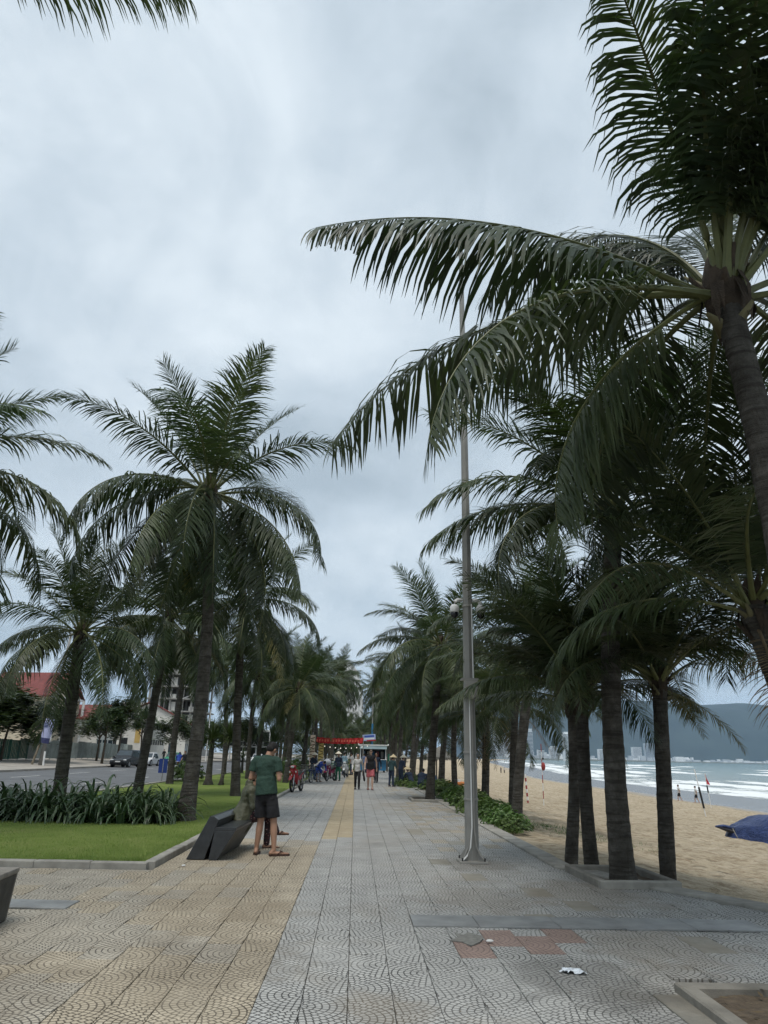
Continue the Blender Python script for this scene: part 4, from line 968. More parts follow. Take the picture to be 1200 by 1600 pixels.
def far_block(x, y, w, h, d, label, m, step=0):
    h *= 1.25
    root = empty('far_high_rise', (x, y, 2)); tag(root, label, 'building', 'high-rises across the bay')
    b = MB(); b.box(-w / 2, w / 2, 0, d, -6, h); b.build('body', m, root)
    if step: MB().box(-w / 2 + step, w / 2 - step * .6, .5, d - .5, h, h * 1.1).build('crown_block', m, root)
    n = int(h / 6); g = MB()
    for k in range(n): g.box(-w / 2 + 1, w / 2 - 1, -.6, -.05, 4 + k * 6, 6.6 + k * 6)
    o = g.build('window_bands', m_glass, root); o['kind'] = 'stuff'
for k, (x, w, h, m, st) in enumerate([(640, 42, 105, m_far2, 6), (690, 66, 128, m_far, 10), (760, 60, 120, m_far, 0), (835, 34, 100, m_far2, 4), (905, 30, 34, m_far, 0), (985, 40, 44, m_far, 8), (1015, 26, 92, m_far, 5), (1090, 34, 20, m_far, 0)]):
    far_block(x, 3560 + (k % 3) * 60, w, h, 30, ['grey slab high-rise at the left end of the bay skyline', 'tallest white high-rise of the bay skyline', 'second tallest white high-rise, right beside the tallest', 'narrow grey high-rise behind the thin dark palm', 'low white block right of the slanting palm', 'low white block at the foot of the slim tower', 'slim white tower standing alone in mid bay', 'long low white block at mid bay'][k], m, st)
for k, (x, y, w, h, m) in enumerate([(1520, 4560, 40, 52, m_far), (2020, 5300, 62, 75, m_far), (2150, 5400, 60, 100, m_far2), (2260, 5450, 55, 80, m_far2)]):
    far_block(x, y, w, h, 40, ['white block between the close pair of palms and the tall one', 'whitest block left of the planter palm trunk', 'tall pale block touching the planter palm trunk', 'pale grey block behind the planter palm trunk'][k], m)
lo = MB()
for k in range(260):
    t = cr.random() ** .8; i = t * 4.2; a = int(i)
    x0, y0 = coast_pts[a]; x1, y1 = coast_pts[a + 1]; f = i - a; x = x0 + (x1 - x0) * f - 40 - cr.random() * 160; y = y0 + (y1 - y0) * f + 60 + cr.random() * 260; w = cr.uniform(12, 60); h = cr.choice([8, 10, 12, 16, 22, 30]); lo.cur = k % 3 == 0
    lo.box(x, x + w, y, y + 25, -2, 6 + h)
tag(lo.build('far_town', [m_far, m_far2]), 'strip of low pale buildings along the foot of the mountain', 'town', kind='stuff')
# ------------------------------------------------------------------ camera pole, planters, benches
root = empty('camera_pole', (1.85, 12.03, 0)); tag(root, 'tall tapered steel pole with two dome cameras on the promenade', 'pole')
m_pole = mat('pole_paint', (0.25, 0.245, 0.225), .55, .16, 2.5, .1, 30)
b = MB(); PZ = [0.03, 2, 4, 6, 8, 11.4]; b.tube([(0, 0, z) for z in PZ], [.112 - .0075 * z if z < 5 else .0745 - (z - 5) * .005 for z in PZ], 8); b.build('shaft', m_pole, root)
MB().bbox(-.22, .22, -.22, .22, .002, .03, .004).build('base_plate', m_steel, root)
for k in range(4):
    a = R(45 + 90 * k); d = V((math.cos(a), math.sin(a), 0)); w = V((-d.y, d.x, 0)) * .008
    b = MB(); P = [d * .10 + V((0, 0, .03)), d * .25 + V((0, 0, .03)), d * .10 + V((0, 0, .22))]
    b.add([p + w for p in P] + [p - w for p in P], [(0, 1, 2), (5, 4, 3), (0, 3, 4, 1), (1, 4, 5, 2), (2, 5, 3, 0)]); b.build('base_gusset', m_pole, root)
    MB().tube([d * .24 + V((0, 0, .03)), d * .24 + V((0, 0, .075))], .014, 8).build('bolt', m_blackp, root)
for s, x in ((-1, -.012), (1, .022)):
    MB().tube([(x + s * .16, -.17, .035), (x + s * .09, -.155, .10), (x + s * .03, -.14, .22), (x, -.134, .5), (x, -.12, 2.42)], .012, 8).build('conduit', m_paintw if s < 0 else m_steel, root)
MB().tube([(.06, -.10, 2.75), (.055, -.098, 4.0)], .011, 8).build('conduit', m_paintw, root)
for z in (1.6, 3.98, .9): MB().lathe([(.116 - .0075 * z, -.018), (.124 - .0075 * z, -.014), (.124 - .0075 * z, .014), (.116 - .0075 * z, .018)], 16, (0, 0, z)).build('clamp_band', m_steel, root)
bx = bevel(MB().box(-.10, .12, -.22, -.10, 2.43, 2.73).build('junction_box', m_pole, root), .008)
MB().box(-.085, .105, -.228, -.221, 2.45, 2.71).build('box_door', m_steel, bx); MB().tube([(.03, -.232, 2.56), (.03, -.232, 2.6)], .008, 6).build('box_latch', m_blackp, bx)
MB().box(-.13, .14, -.14, .12, 2.735, 2.76).build('box_lid', m_steel, root)
for s in (-1, 1):
    arm = MB().tube([(s * .09, 0, 4.08), (s * .17, 0, 4.09), (s * .215, 0, 4.06), (s * .225, 0, 3.98)], [.03, .03, .034, .04], 10).build('camera_arm', m_paintw, root, True)
    hs = MB().lathe([(.0, .11), (.045, .105), (.078, .06), (.082, -.02), (.076, -.03)], 18, (s * .225, 0, 3.9)).build('camera_housing', m_paintw, root, True)
    MB().lathe([(.071, .0), (.068, -.04), (.048, -.08), (.02, -.096), (.003, -.098)], 18, (s * .225, 0, 3.868)).build('camera_dome', mat('smoked_dome', (.006, .006, .012), .08, .1, 3, spec=.7), hs, True)

def planter(name, loc, a, bb, rz, label, h=.09, w=.11, skip=()):
    root = empty(name, loc, rz); tag(root, label, 'planter')
    for k, (x0, x1, y0, y1) in enumerate([(-a / 2, a / 2, -bb / 2, -bb / 2 + w), (-a / 2, a / 2, bb / 2 - w, bb / 2), (-a / 2, -a / 2 + w, -bb / 2 + w, bb / 2 - w), (a / 2 - w, a / 2, -bb / 2 + w, bb / 2 - w)]):
        if k in skip: continue
        MB().bbox(x0 + .002, x1 - .002, y0 + .002, y1 - .002, -.1, h, .012).build('kerb_slab', m_kerbd if k else m_kerb, root)
    b = MB(); n = 12
    vs = [(-a / 2 + w + (a - 2 * w) * i / n, -bb / 2 + w + (bb - 2 * w) * j / n, .012 + .03 * mnoise.noise((i * .7, j * .7, a))) for j in range(n + 1) for i in range(n + 1)]
    b.add(vs, [(j * (n + 1) + i, j * (n + 1) + i + 1, (j + 1) * (n + 1) + i + 1, (j + 1) * (n + 1) + i) for j in range(n) for i in range(n)]); b.build('soil', m_soil, root, True)
    return root
planter('tree_planter', (3.62, 10.55, 0), 1.05, 1.45, R(2), 'low stone planter kerb around the tall palm at the sand edge', .09)
planter('tree_planter', (3.02, 4.9, 0), 1.5, 1.6, R(-1), 'stone planter frame in the bottom right corner', .06, .12)
planter('tree_planter', (2.75, 28.1, 0), 1.4, 2.0, 0, 'square stone planter kerb around the palm behind the pole', .08)
lf = MB()
for k in range(60):
    a = rng.random() * 6.28; x = 3.02 + rng.uniform(-.6, .6); y = 4.95 + rng.uniform(-.2, .65); z = .045 + rng.random() * .02; u = V((math.cos(a), math.sin(a), rng.uniform(-.3, .3))) * .045; v = V((-math.sin(a), math.cos(a), .1)) * .012
    lf.add([V((x, y, z)) - u, V((x, y, z)) - v, V((x, y, z)) + u, V((x, y, z)) + v], [(0, 1, 2, 3)])
tag(lf.build('leaf_litter', m_leafd), 'dry leaf litter on the soil of the corner planter', 'leaves', kind='stuff')
# fallen bits on the paving
sc = MB(); rc = random.Random(2); n = 9; vs = []
for j in range(n):
    for i in range(n): vs.append((1.58 + .19 * i / (n - 1) + .02 * rc.random(), 6.08 + .17 * j / (n - 1) - .05 * abs(i - 4) / 4, .006 + .022 * rc.random() * (1 if 0 < i < n - 1 and 0 < j < n - 1 else .2)))
sc.add(vs, [(j * n + i, j * n + i + 1, (j + 1) * n + i + 1, (j + 1) * n + i) for j in range(n - 1) for i in range(n - 1) if (i - 4) ** 2 + (j - 4) ** 2 < 17])
so_ = sc.build('plastic_scrap', mat('clear_plastic', (.62, .66, .7), .15, .3, 30, spec=.6)); tag(so_, 'crumpled clear plastic scrap lying on the dark stained tiles', 'litter')
for k, (x, y) in enumerate([(1.22, 7.02), (-2.35, 11.1)]):
    o = MB().ell((0, 0, 0), (.035, .022, .012), 8, 5).build('paper_scrap', m_paintw, None, False, (x, y, .015), k); tag(o, ['small white paper scrap by the red paving tiles', 'small white scrap at the lawn kerb corner'][k], 'litter')
lt = MB()
for k in range(130):
    x = rng.uniform(-4, 4); y = rng.uniform(4.5, 16); a = rng.random() * 6.28; u = V((math.cos(a), math.sin(a), .1)) * rng.uniform(.01, .035); v = V((-math.sin(a), math.cos(a), 0)) * .005
    if x < -2.6 and y > 10.6: continue
    if x > right_edge(y) - .5: continue
    p = V((x, y, .012)); lt.add([p - u, p - v, p + u, p + v], [(0, 1, 2, 3)])
tag(lt.build('fallen_leaflets', m_leafd), 'scattered dry palm leaflets on the promenade tiles', 'leaves', kind='stuff')

m_gran = mat('black_granite', (0.030, 0.033, 0.036), .32, .35, 9, .15, 160, spec=.5)
m_gran2 = mat('worn_granite_face', (0.10, 0.095, 0.085), .6, .35, 5, .3, 80)
def bench(loc, rz, L, label, m, mf, fx=.46):
    root = empty('granite_bench', loc, rz); tag(root, label, 'bench')
    # x: towards the sitter's knees, y: along the bench
    bevel(MB().prism([(0.0, .004), (.27, .004), (.44, .55), (.36, .60), (.30, .60)], 0, L, 'y').build('backrest', m, root), .006)
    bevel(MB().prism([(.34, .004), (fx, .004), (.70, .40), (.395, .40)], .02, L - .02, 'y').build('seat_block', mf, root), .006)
    bevel(MB().prism([(.394, .402), (.705, .402), (.715, .425), (.713, .452), (.405, .452)], -.005, L + .005, 'y').build('seat', m, root), .005)
    for yy in (.0, L): bevel(MB().prism([(.335, .003), (fx + .002, .003), (.702, .401), (.393, .401)], yy - .006, yy + .018 if yy == 0 else yy + .006, 'y').build('end_panel', m, root), .004)
    return root
bench((-2.47, 11.78, 0), R(-2), 1.75, 'black granite bench beside the lawn with a person on it', m_gran, m_gran2)
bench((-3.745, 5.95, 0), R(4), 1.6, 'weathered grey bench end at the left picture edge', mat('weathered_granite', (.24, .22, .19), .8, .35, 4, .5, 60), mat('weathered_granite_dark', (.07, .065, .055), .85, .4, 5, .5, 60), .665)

# ------------------------------------------------------------------ people
m_skin = mat('skin_tan', (0.36, 0.205, 0.135), .55, .08, 6); m_skin2 = mat('skin_light', (0.50, 0.32, 0.235), .55, .08, 6)
m_hair = mat('black_hair', (0.008, 0.007, 0.006), .75, .4, 40, .5, 120)
def cloth(name, col, rough=.85): return mat(name, col, rough, .22, 5, .8, 9, .05)
def remesh(o, vox, sm=4):
    m = o.modifiers.new('skin_over', 'REMESH'); m.mode = 'VOXEL'; m.voxel_size = vox; m.use_smooth_shade = True
    if sm: q = o.modifiers.new('smooth', 'SMOOTH'); q.iterations = sm; q.factor = .5
    return o
def P3(a): return V(a)
POSE = {
 'stand': dict(pel=(0, 0, .93), ch=(0, .02, 1.28), nk=(0, .0, 1.47), hd=(0, .04, 1.62), hip=.09, kn=[(-.10, .02, .50), (.11, .02, .50)], an=[(-.12, 0, .08), (.13, 0, .08)], to=[(-.14, .17, .03), (.16, .17, .03)], sh=.18, el=[(-.25, -.03, 1.14), (.25, -.03, 1.14)], ha=[(-.24, .08, .90), (.24, .08, .90)]),
 'phone': dict(pel=(-.03, 0, .93), ch=(-.07, .01, 1.27), nk=(-.08, .03, 1.46), hd=(-.05, .125, 1.56), hip=.09, kn=[(-.11, .03, .50), (.13, .01, .50)], an=[(-.15, .02, .09), (.18, -.02, .09)], to=[(-.20, .17, .035), (.33, .10, .035)], sh=.19, el=[(-.33, .0, 1.12), (.19, -.01, 1.12)], ha=[(-.16, .27, 1.20), (.06, .27, 1.17)]),
 'walk': dict(pel=(0, 0, .92), ch=(0, .02, 1.28), nk=(0, .02, 1.46), hd=(0, .05, 1.61), hip=.085, kn=[(-.09, .14, .52), (.09, -.02, .50)], an=[(-.09, .16, .10), (.09, -.22, .14)], to=[(-.09, .34, .06), (.09, -.05, .04)], sh=.175, el=[(-.26, -.10, 1.16), (.25, .0, 1.15)], ha=[(-.27, -.12, .93), (.26, .16, .95)]),
 'work': dict(pel=(0, 0, .90), ch=(0, .06, 1.23), nk=(0, .12, 1.40), hd=(0, .20, 1.53), hip=.085, kn=[(-.10, .04, .48), (.10, .02, .48)], an=[(-.12, 0, .08), (.12, 0, .08)], to=[(-.14, .17, .03), (.14, .17, .03)], sh=.175, el=[(-.24, .10, 1.10), (.24, .10, 1.10)], ha=[(-.14, .33, 1.02), (.14, .33, 1.02)]),
 'crouch': dict(pel=(0, 0, .26), ch=(0, .18, .58), nk=(0, .30, .74), hd=(0, .39, .86), hip=.10, kn=[(-.18, .32, .50), (.18, .32, .50)], an=[(-.16, .08, .10), (.16, .08, .10)], to=[(-.18, .26, .03), (.18, .26, .03)], sh=.18, el=[(-.25, .42, .46), (.25, .42, .46)], ha=[(-.12, .62, .30), (.12, .62, .30)]),
 'sit': dict(pel=(0, 0, .54), ch=(0, .07, .90), nk=(0, .12, 1.08), hd=(0, .20, 1.21), hip=.10, kn=[(-.10, .46, .58), (.02, .47, .66)], an=[(-.10, .45, .12), (-.16, .62, .30)], to=[(-.10, .63, .05), (-.20, .80, .27)], sh=.19, el=[(-.26, .16, .74), (.26, .16, .74)], ha=[(-.12, .40, .76), (.12, .40, .76)]),
 'ride': dict(pel=(0, 0, .80), ch=(0, .08, 1.13), nk=(0, .10, 1.31), hd=(0, .14, 1.45), hip=.10, kn=[(-.18, .42, .70), (.18, .42, .70)], an=[(-.17, .34, .28), (.17, .34, .28)], to=[(-.18, .50, .26), (.18, .50, .26)], sh=.19, el=[(-.30, .24, 1.06), (.30, .24, 1.06)], ha=[(-.30, .52, 1.02), (.30, .52, 1.02)]),
 'bend': dict(pel=(0, -.10, .86), ch=(0, .22, 1.06), nk=(0, .40, 1.12), hd=(0, .53, 1.15), hip=.09, kn=[(-.11, .0, .47), (.11, .02, .47)], an=[(-.12, -.05, .08), (.12, -.05, .08)], to=[(-.13, .13, .03), (.13, .13, .03)], sh=.18, el=[(-.24, .38, .82), (.24, .38, .82)], ha=[(-.15, .55, .66), (.15, .55, .66)]),
}
def person(label, loc, rz, h, pose, top, legs, shoes=None, sleeve='short', leglen='long', hair=True, hat=None, skin=None, hi=False, slim=1.0, extra=None, group=None, tank=False, coat=False):
    q = POSE[pose]; sk = skin or m_skin; k = h / 1.72
    root = empty('person', loc, rz); root.scale = (k, k, k); tag(root, label, 'person', group)
    pel, ch, nk, hd = map(V, (q['pel'], q['ch'], q['nk'], q['hd'])); W = slim
    hips = [pel + V((s * q['hip'], 0, -.02)) for s in (-1, 1)]; shs = [nk + V((s * q['sh'] * W, -.005, -.075)) for s in (-1, 1)]
    vox = .009 if hi else .017
    b = MB(); up = V((0, 1, 0))
    def torso(b, g):
        b.cap(pel, pel.lerp(ch, .55), .125 * W + g, .118 * W + g, 14, .74, (0, 1, 0)); b.cap(pel.lerp(ch, .5), ch + V((0, 0, .04)), .12 * W + g, .145 * W + g, 14, .68, (0, 1, 0))
        b.cap(shs[0] + V((.03, 0, 0)), shs[1] + V((-.03, 0, 0)), .062 + g, .062 + g, 12)
        b.cap(ch + V((0, 0, .05)), nk + V((0, 0, -.06)), .12 * W + g, .075 + g, 12, .7, (0, 1, 0))
    torso(b, 0); b.cap(nk + V((0, 0, -.06)), nk.lerp(hd, .55), .058, .05, 10)
    f = (hd - nk); f.x *= .3; fw = V((0, 1, 0)) if pose not in ('phone', 'bend') else V((.15, .86, -.5)).normalized()
    upv = (hd - nk).normalized(); M3 = Matrix((fw.cross(upv).normalized(), (upv.cross(fw.cross(upv))).normalized(), upv)).transposed()
    b.ell(hd + upv * .02, (.076, .094, .098), 14, 10, M3); b.ell(hd + M3 @ V((0, .035, -.055)), (.052, .055, .05), 12, 8, M3)
    b.cap(hd + M3 @ V((0, .088, .015)), hd + M3 @ V((0, .106, -.018)), .009, .014, 8)        # nose
    b.cap(hd + M3 @ V((-.022, .080, -.048)), hd + M3 @ V((.022, .080, -.048)), .009, .009, 8)  # mouth
    for s in (-1, 1):
        b.ell(hd + M3 @ V((s * .077, -.008, .0)), (.012, .024, .034), 8, 6, M3)
        b.cap(hd + M3 @ V((s * .05, .078, .034)), hd + M3 @ V((s * .015, .088, .034)), .010, .010, 8)   # brow
    for i, s in enumerate((-1, 1)):
        kn, an, to = V(q['kn'][i]), V(q['an'][i]), V(q['to'][i]); el, ha = V(q['el'][i]), V(q['ha'][i])
        b.cap(hips[i], hips[i].lerp(kn, .5), .082, .072); b.cap(hips[i].lerp(kn, .5), kn, .072, .054)
        b.cap(kn, kn.lerp(an, .35), .053, .056); b.cap(kn.lerp(an, .35), an, .056, .034)
        hl = an + (an - to).normalized() * .05; hl.z = to.z + .012; b.cap(hl, to.lerp(hl, .25), .032, .034, 10, .8); b.cap(an, hl, .034, .03)
        b.cap(to.lerp(hl, .3), to + (to - hl).normalized() * .03, .036, .024, 10, .55)
        b.cap(shs[i], shs[i].lerp(el, .5), .052, .047); b.cap(shs[i].lerp(el, .5), el, .047, .037); b.cap(el, el.lerp(ha, .35), .039, .038); b.cap(el.lerp(ha, .35), ha, .038, .025)
        dv = (ha - el).normalized(); sv = dv.cross(V((0, 0, 1)) if abs(dv.z) < .8 else V((0, 1, 0))).normalized(); nv = dv.cross(sv)
        pm = ha + dv * .085; b.cap(ha + dv * .01, pm, .026, .034, 10, .55, nv)
        for j, (o_, ln) in enumerate(((-.027, .062), (-.009, .074), (.009, .069), (.027, .052))):
            f0 = pm + sv * o_ + dv * .005; f1 = f0 + dv * ln * .5 - nv * .010 * (1 if s < 0 else -1); f2 = f1 + dv * ln * .42 - nv * .024 * (1 if s < 0 else -1)
            b.cap(f0, f1, .0095, .009, 7); b.cap(f1, f2, .009, .0075, 7)
        t0 = ha + dv * .03 + sv * (-.028); t1 = t0 + dv * .03 + sv * (-.026); b.cap(t0, t1, .012, .010, 7); b.cap(t1, t1 + dv * .03 - sv * .004, .010, .008, 7)
    remesh(b.build('body', sk, root, True), vox, 3)
    # shirt
    c = MB(); g = .018 if not coat else .045
    c.cap(pel.lerp(ch, .45), ch + V((0, 0, .04)), .128 * W + g, .148 * W + g, 14, .72, (0, 1, 0)); c.cap(shs[0] + V((.03, 0, 0)), shs[1] + V((-.03, 0, 0)), .062 + g, .062 + g, 12); c.cap(ch + V((0, 0, .05)), nk + V((0, 0, -.07)), .12 * W + g, .070 + g, 12, .7, (0, 1, 0))
    c.cut(pel + (pel - ch) * .16, pel.lerp(ch, .6), .158 * W + g, .140 * W + g, 18, .80, (0, 1, 0))
    if coat: c.cap(pel + V((0, -.04, -.04 if pose == 'sit' else -.3)), pel.lerp(ch, .5), .27 if pose == 'sit' else .2, .2, 14, .85, (0, 1, 0)); c.cap(nk + V((0, -.03, -.05)), nk + V((0, -.05, .06)), .10, .08)
    if not tank:
        for i in range(2):
            el, ha = V(q['el'][i]), V(q['ha'][i]); e = shs[i].lerp(el, .62)
            if sleeve == 'short': c.cut(shs[i], e, .070, .072)
            else: c.cap(shs[i], el, .064, .052); c.cap(el, el.lerp(ha, .92), .052, .04)
    remesh(c.build('top', top, root, True), .012 if hi else .02, 3)
    if legs:
        c = MB(); c.cap(pel + V((0, 0, .03)), pel + V((0, 0, -.06)), .130 * W, .132 * W, 14, .82, (0, 1, 0))
        for i in range(2):
            kn, an = V(q['kn'][i]), V(q['an'][i]); c.cap(hips[i] - V((0, 0, .03)), hips[i].lerp(kn, .4), .090, .092)
            if leglen == 'short': c.cut(hips[i].lerp(kn, .2), hips[i].lerp(kn, .90), .095, .106)
            else: c.cap(hips[i].lerp(kn, .5), kn, .09, .075); c.cap(kn, an, .072, .058)
        remesh(c.build('bottoms', legs, root, True), .012 if hi else .02, 3)
    if hair:
        c = MB(); c.ell(hd + M3 @ V((0, -.016, .034)), (.088, .098, .094), 14, 10, M3); c.ell(hd + M3 @ V((0, -.045, -.012)), (.076, .062, .065), 12, 8, M3)
        if hair == 'long': c.cap(hd + M3 @ V((0, -.06, 0)), nk + V((0, -.05, -.12)), .06, .05, 10)
        o = remesh(c.build('hair', m_hair, root, True), .010 if hi else .015, 1)
    if hat:
        c = MB(); c.lathe([(.235, .0), (.228, .012), (.12, .10), (.008, .19)], 24, tuple(hd + upv * .055)); c.build('conical_hat', hat, root, True)
    if shoes:
        for i in range(2):
            an, to = V(q['an'][i]), V(q['to'][i]); hl = an + (an - to).normalized() * .055; d = (to - hl); d.z = 0; d.normalize(); s_ = V((-d.y, d.x, 0)); c = MB()
            z = to.z - .028; L = (to - hl).length + .05; pr = [(-.02, .032), (.05, .036), (.13, .036), (.20, .046), (L - .03, .040), (L, .018)]
            vs = [];
            for (a, w) in pr: vs += [V((hl.x, hl.y, z)) + d * a - s_ * w, V((hl.x, hl.y, z)) + d * a + s_ * w]
            n_ = len(vs); vs += [v + V((0, 0, .022)) for v in vs]; fs = []
            for j in range(len(pr) - 1): fs += [(2 * j, 2 * j + 1, 2 * j + 3, 2 * j + 2), (n_ + 2 * j, n_ + 2 * j + 2, n_ + 2 * j + 3, n_ + 2 * j + 1), (2 * j, 2 * j + 2, n_ + 2 * j + 2, n_ + 2 * j), (2 * j + 1, n_ + 2 * j + 1, n_ + 2 * j + 3, 2 * j + 3)]
            fs += [(0, n_, n_ + 1, 1), (n_ - 2, n_ - 1, 2 * n_ - 1, 2 * n_ - 2)]
            c.add(vs, fs); tp = V((hl.x, hl.y, z + .03)) + d * (L * .72)
            for e in (-1, 1): c.tube([tp, V((hl.x, hl.y, z + .065)) + d * L * .55 + s_ * e * .03, V((hl.x, hl.y, z + .02)) + d * L * .34 + s_ * e * .042], .008, 6)
            if leglen != 'short' and not hi: c.cap(V((hl.x, hl.y, z + .045)) + d * .03, V((hl.x, hl.y, z + .04)) + d * (L - .05), .042, .036, 8)
            c.build('shoe', shoes, root)
    return root
m_green = cloth('green_tshirt', (0.022, 0.050, 0.036)); m_blackc = cloth('black_cloth', (0.012, 0.012, 0.014)); m_brownsh = cloth('brown_sandal', (0.07, 0.04, 0.03))
man = person('man in dark green t-shirt and black shorts looking down beside the bench', (-1.39, 12.4, 0), R(-22), 1.74, 'phone', m_green, m_blackc, m_brownsh, 'short', 'short', True, None, m_skin, True, 1.07)
ph = bevel(MB().box(-.04, .04, .395, .405, 1.16, 1.30).build('phone', m_blackp), .004); ph.parent = None
mw = Matrix.Translation((-1.36, 12.4, 0)) @ Matrix.Rotation(R(-22), 4, 'Z'); ph.matrix_world = mw @ Matrix.Translation((-.05, -.02, 0)); tag(ph, 'black phone held by the man in the green t-shirt', 'phone')
def floral():
    t = NT('floral_trousers'); p = t.coord('Object'); v = t.nd('ShaderNodeTexVoronoi'); v.inputs['Scale'].default_value = 26; t.L.new(p, v.inputs['Vector'])
    n = t.noise(p, 18, 3); c = t.ramp(v.outputs['Distance'], [(.18, (.42, .36, .30)), (.30, (.12, .02, .03)), (.5, (.025, .012, .014))])
    c = t.mix(t.rng(n, .5, .62), c, (.022, .012, .014)); t.set(col=c, rough=.85); return t.mat
person('seated person in olive raincoat and floral trousers on the black bench', (-1.87, 13.2, -.03), R(-84), 1.60, 'sit', cloth('olive_raincoat', (0.070, 0.072, 0.042), .5), floral(), m_brownsh, 'long', 'long', True, None, m_skin, True, 1.05, coat=True)
m_hat = mat('palm_leaf_hat', (0.52, 0.42, 0.26), .7, .15, 20, .4, 60); m_hatw = mat('bleached_leaf_hat', (0.66, 0.60, 0.48), .7, .12, 20, .4, 60)
m_navy = cloth('navy_workwear', (0.022, 0.034, 0.062)); m_teal = cloth('teal_workwear', (0.020, 0.048, 0.052)); m_wtop = cloth('white_knit_top', (0.50, 0.49, 0.47)); m_pink = cloth('pink_shorts', (0.36, 0.09, 0.10))
w1 = person('woman in white top and black trousers walking towards the camera', (.13, 35.6, 0), R(180), 1.60, 'walk', m_wtop, m_blackc, m_blackp, 'long', 'long', 'long', None, m_skin2, False, .88)
jk = MB(); jk.cap((.40, 35.50, .83), (.46, 35.48, .45), .06, .09, 10, .6); tag(remesh(jk.build('folded_jacket', m_blackc, None, True), .02), 'dark jacket hanging from the hand of the woman in white', 'jacket')
w2 = person('man in black tank top, pink shorts and sunglasses walking towards the camera', (.74, 35.4, 0), R(180), 1.80, 'walk', m_blackc, m_pink, cloth('red_shoes', (.16, .02, .02)), 'short', 'short', True, None, m_skin2, False, .98, tank=True)
MB().box(-.075, .075, .125, .155, 1.625, 1.665).build('sunglasses', m_blackp, w2)
person('walker in dark clothes partly hidden behind the man in pink shorts', (1.28, 45, 0), R(170), 1.68, 'walk', m_navy, m_blackc, m_blackp, 'long', 'long')
person('gardener in teal jacket and tan conical hat standing with back turned', (1.93, 39.9, 0), R(-30), 1.58, 'work', m_teal, m_navy, m_blackp, 'long', 'long', True, m_hat)
person('gardener in navy clothes and white conical hat facing the shrubs', (2.62, 43.0, 0), R(-50), 1.58, 'work', m_navy, m_navy, m_blackp, 'long', 'long', True, m_hatw)
person('crouching gardener in navy jacket at the planter edge', (3.35, 38.0, 0), R(-20), 1.66, 'crouch', m_navy, m_navy, m_blackp, 'long', 'long', True, None, coat=False, slim=1.2)
person('crouching gardener in tan conical hat behind the navy jacket', (3.05, 40.6, 0), R(30), 1.62, 'crouch', m_navy, m_blackc, m_blackp, 'long', 'long', True, m_hat)
person('crouching gardener half hidden behind the planter palm trunk', (4.35, 40.0, -.1), R(60), 1.68, 'crouch', cloth('slate_blue_jacket', (.035, .055, .095)), m_navy, m_blackp, 'long', 'long', True, None, slim=1.2)
m_rblue = cloth('bright_blue_shirt', (0.020, 0.055, 0.28)); m_lblue = cloth('pale_blue_shirt', (0.22, 0.33, 0.40)); m_rgreen = cloth('green_raincoat', (0.010, 0.095, 0.055), .5)
person('vendor in bright blue clothes bending over the bicycles', (-2.1, 44.6, 0), R(-140), 1.6, 'bend', m_rblue, m_rblue, m_blackp, 'long', 'short')
person('vendor in navy jacket and white conical hat by the striped post', (-2.75, 49.5, 0), R(-150), 1.62, 'work', m_navy, m_navy, m_blackp, 'long', 'long', True, m_hatw)
person('rider in dark shirt, green overtrousers and white conical hat by the magenta motorbike', (-1.02, 47.0, 0), R(160), 1.62, 'stand', m_navy, m_rgreen, m_blackp, 'long', 'long', True, m_hatw)
person('person in pale blue shirt standing behind the motorbikes', (-.85, 59.5, 0), R(-20), 1.7, 'stand', m_lblue, m_navy, m_blackp, 'long', 'long')
person('person in white shirt standing beside the pale blue shirt', (-.25, 61, 0), R(60), 1.66, 'stand', m_wtop, m_navy, m_blackp, 'short', 'long')
person('customer in grey top waiting at the kiosk counter', (1.15, 70.0, 0), R(10), 1.65, 'stand', cloth('mauve_top', (.20, .15, .16)), m_navy, m_blackp)
person('customer in blue top waiting at the kiosk counter', (.85, 70.6, 0), R(-10), 1.68, 'stand', cloth('dull_blue_top', (.07, .12, .24)), m_blackc, m_blackp)
person('cyclist in white hood crouched behind the bicycles', (-2.35, 47.2, 0), R(-120), 1.6, 'bend', m_wtop, m_navy, m_blackp, 'long', 'long')
person('pedestrian in black on the pavement across the road', (-27.2, 108, .1), R(170), 1.68, 'walk', m_blackc, m_blackc, m_blackp, 'long', 'long')
person('pedestrian in pale clothes crossing behind the scooter rider', (-13.55, 60.5, -.1), R(160), 1.68, 'walk', m_blackc, m_wtop, m_blackp, 'short', 'long')
person('walker in pale shirt and dark shorts on the wet sand, left of two', (36.4, 84.2, sand_z(36.4, 84.2)), R(60), 1.75, 'walk', m_wtop, m_blackc, None, 'short', 'short')
person('walker in white shirt with dark strap on the wet sand near the flag', (37.5, 82.4, sand_z(37.5, 82.4)), R(60), 1.75, 'walk', m_wtop, m_blackc, None, 'short', 'short')
person('beach walker in green shirt seen between the palm trunks', (32.4, 94.6, sand_z(32.4, 94.6)), R(90), 1.72, 'walk', cloth('bright_green_shirt', (.02, .19, .09)), m_navy, None, 'short', 'short')
for k, (x, y) in enumerate([(43.2, 222), (44.6, 224)]):
    person(['tiny dark figure on the far beach, left of two', 'tiny pale figure on the far beach, right of two'][k], (x, y, sand_z(x, y)), R(40), 1.7, 'stand', m_navy if k == 0 else m_wtop, m_blackc, None)

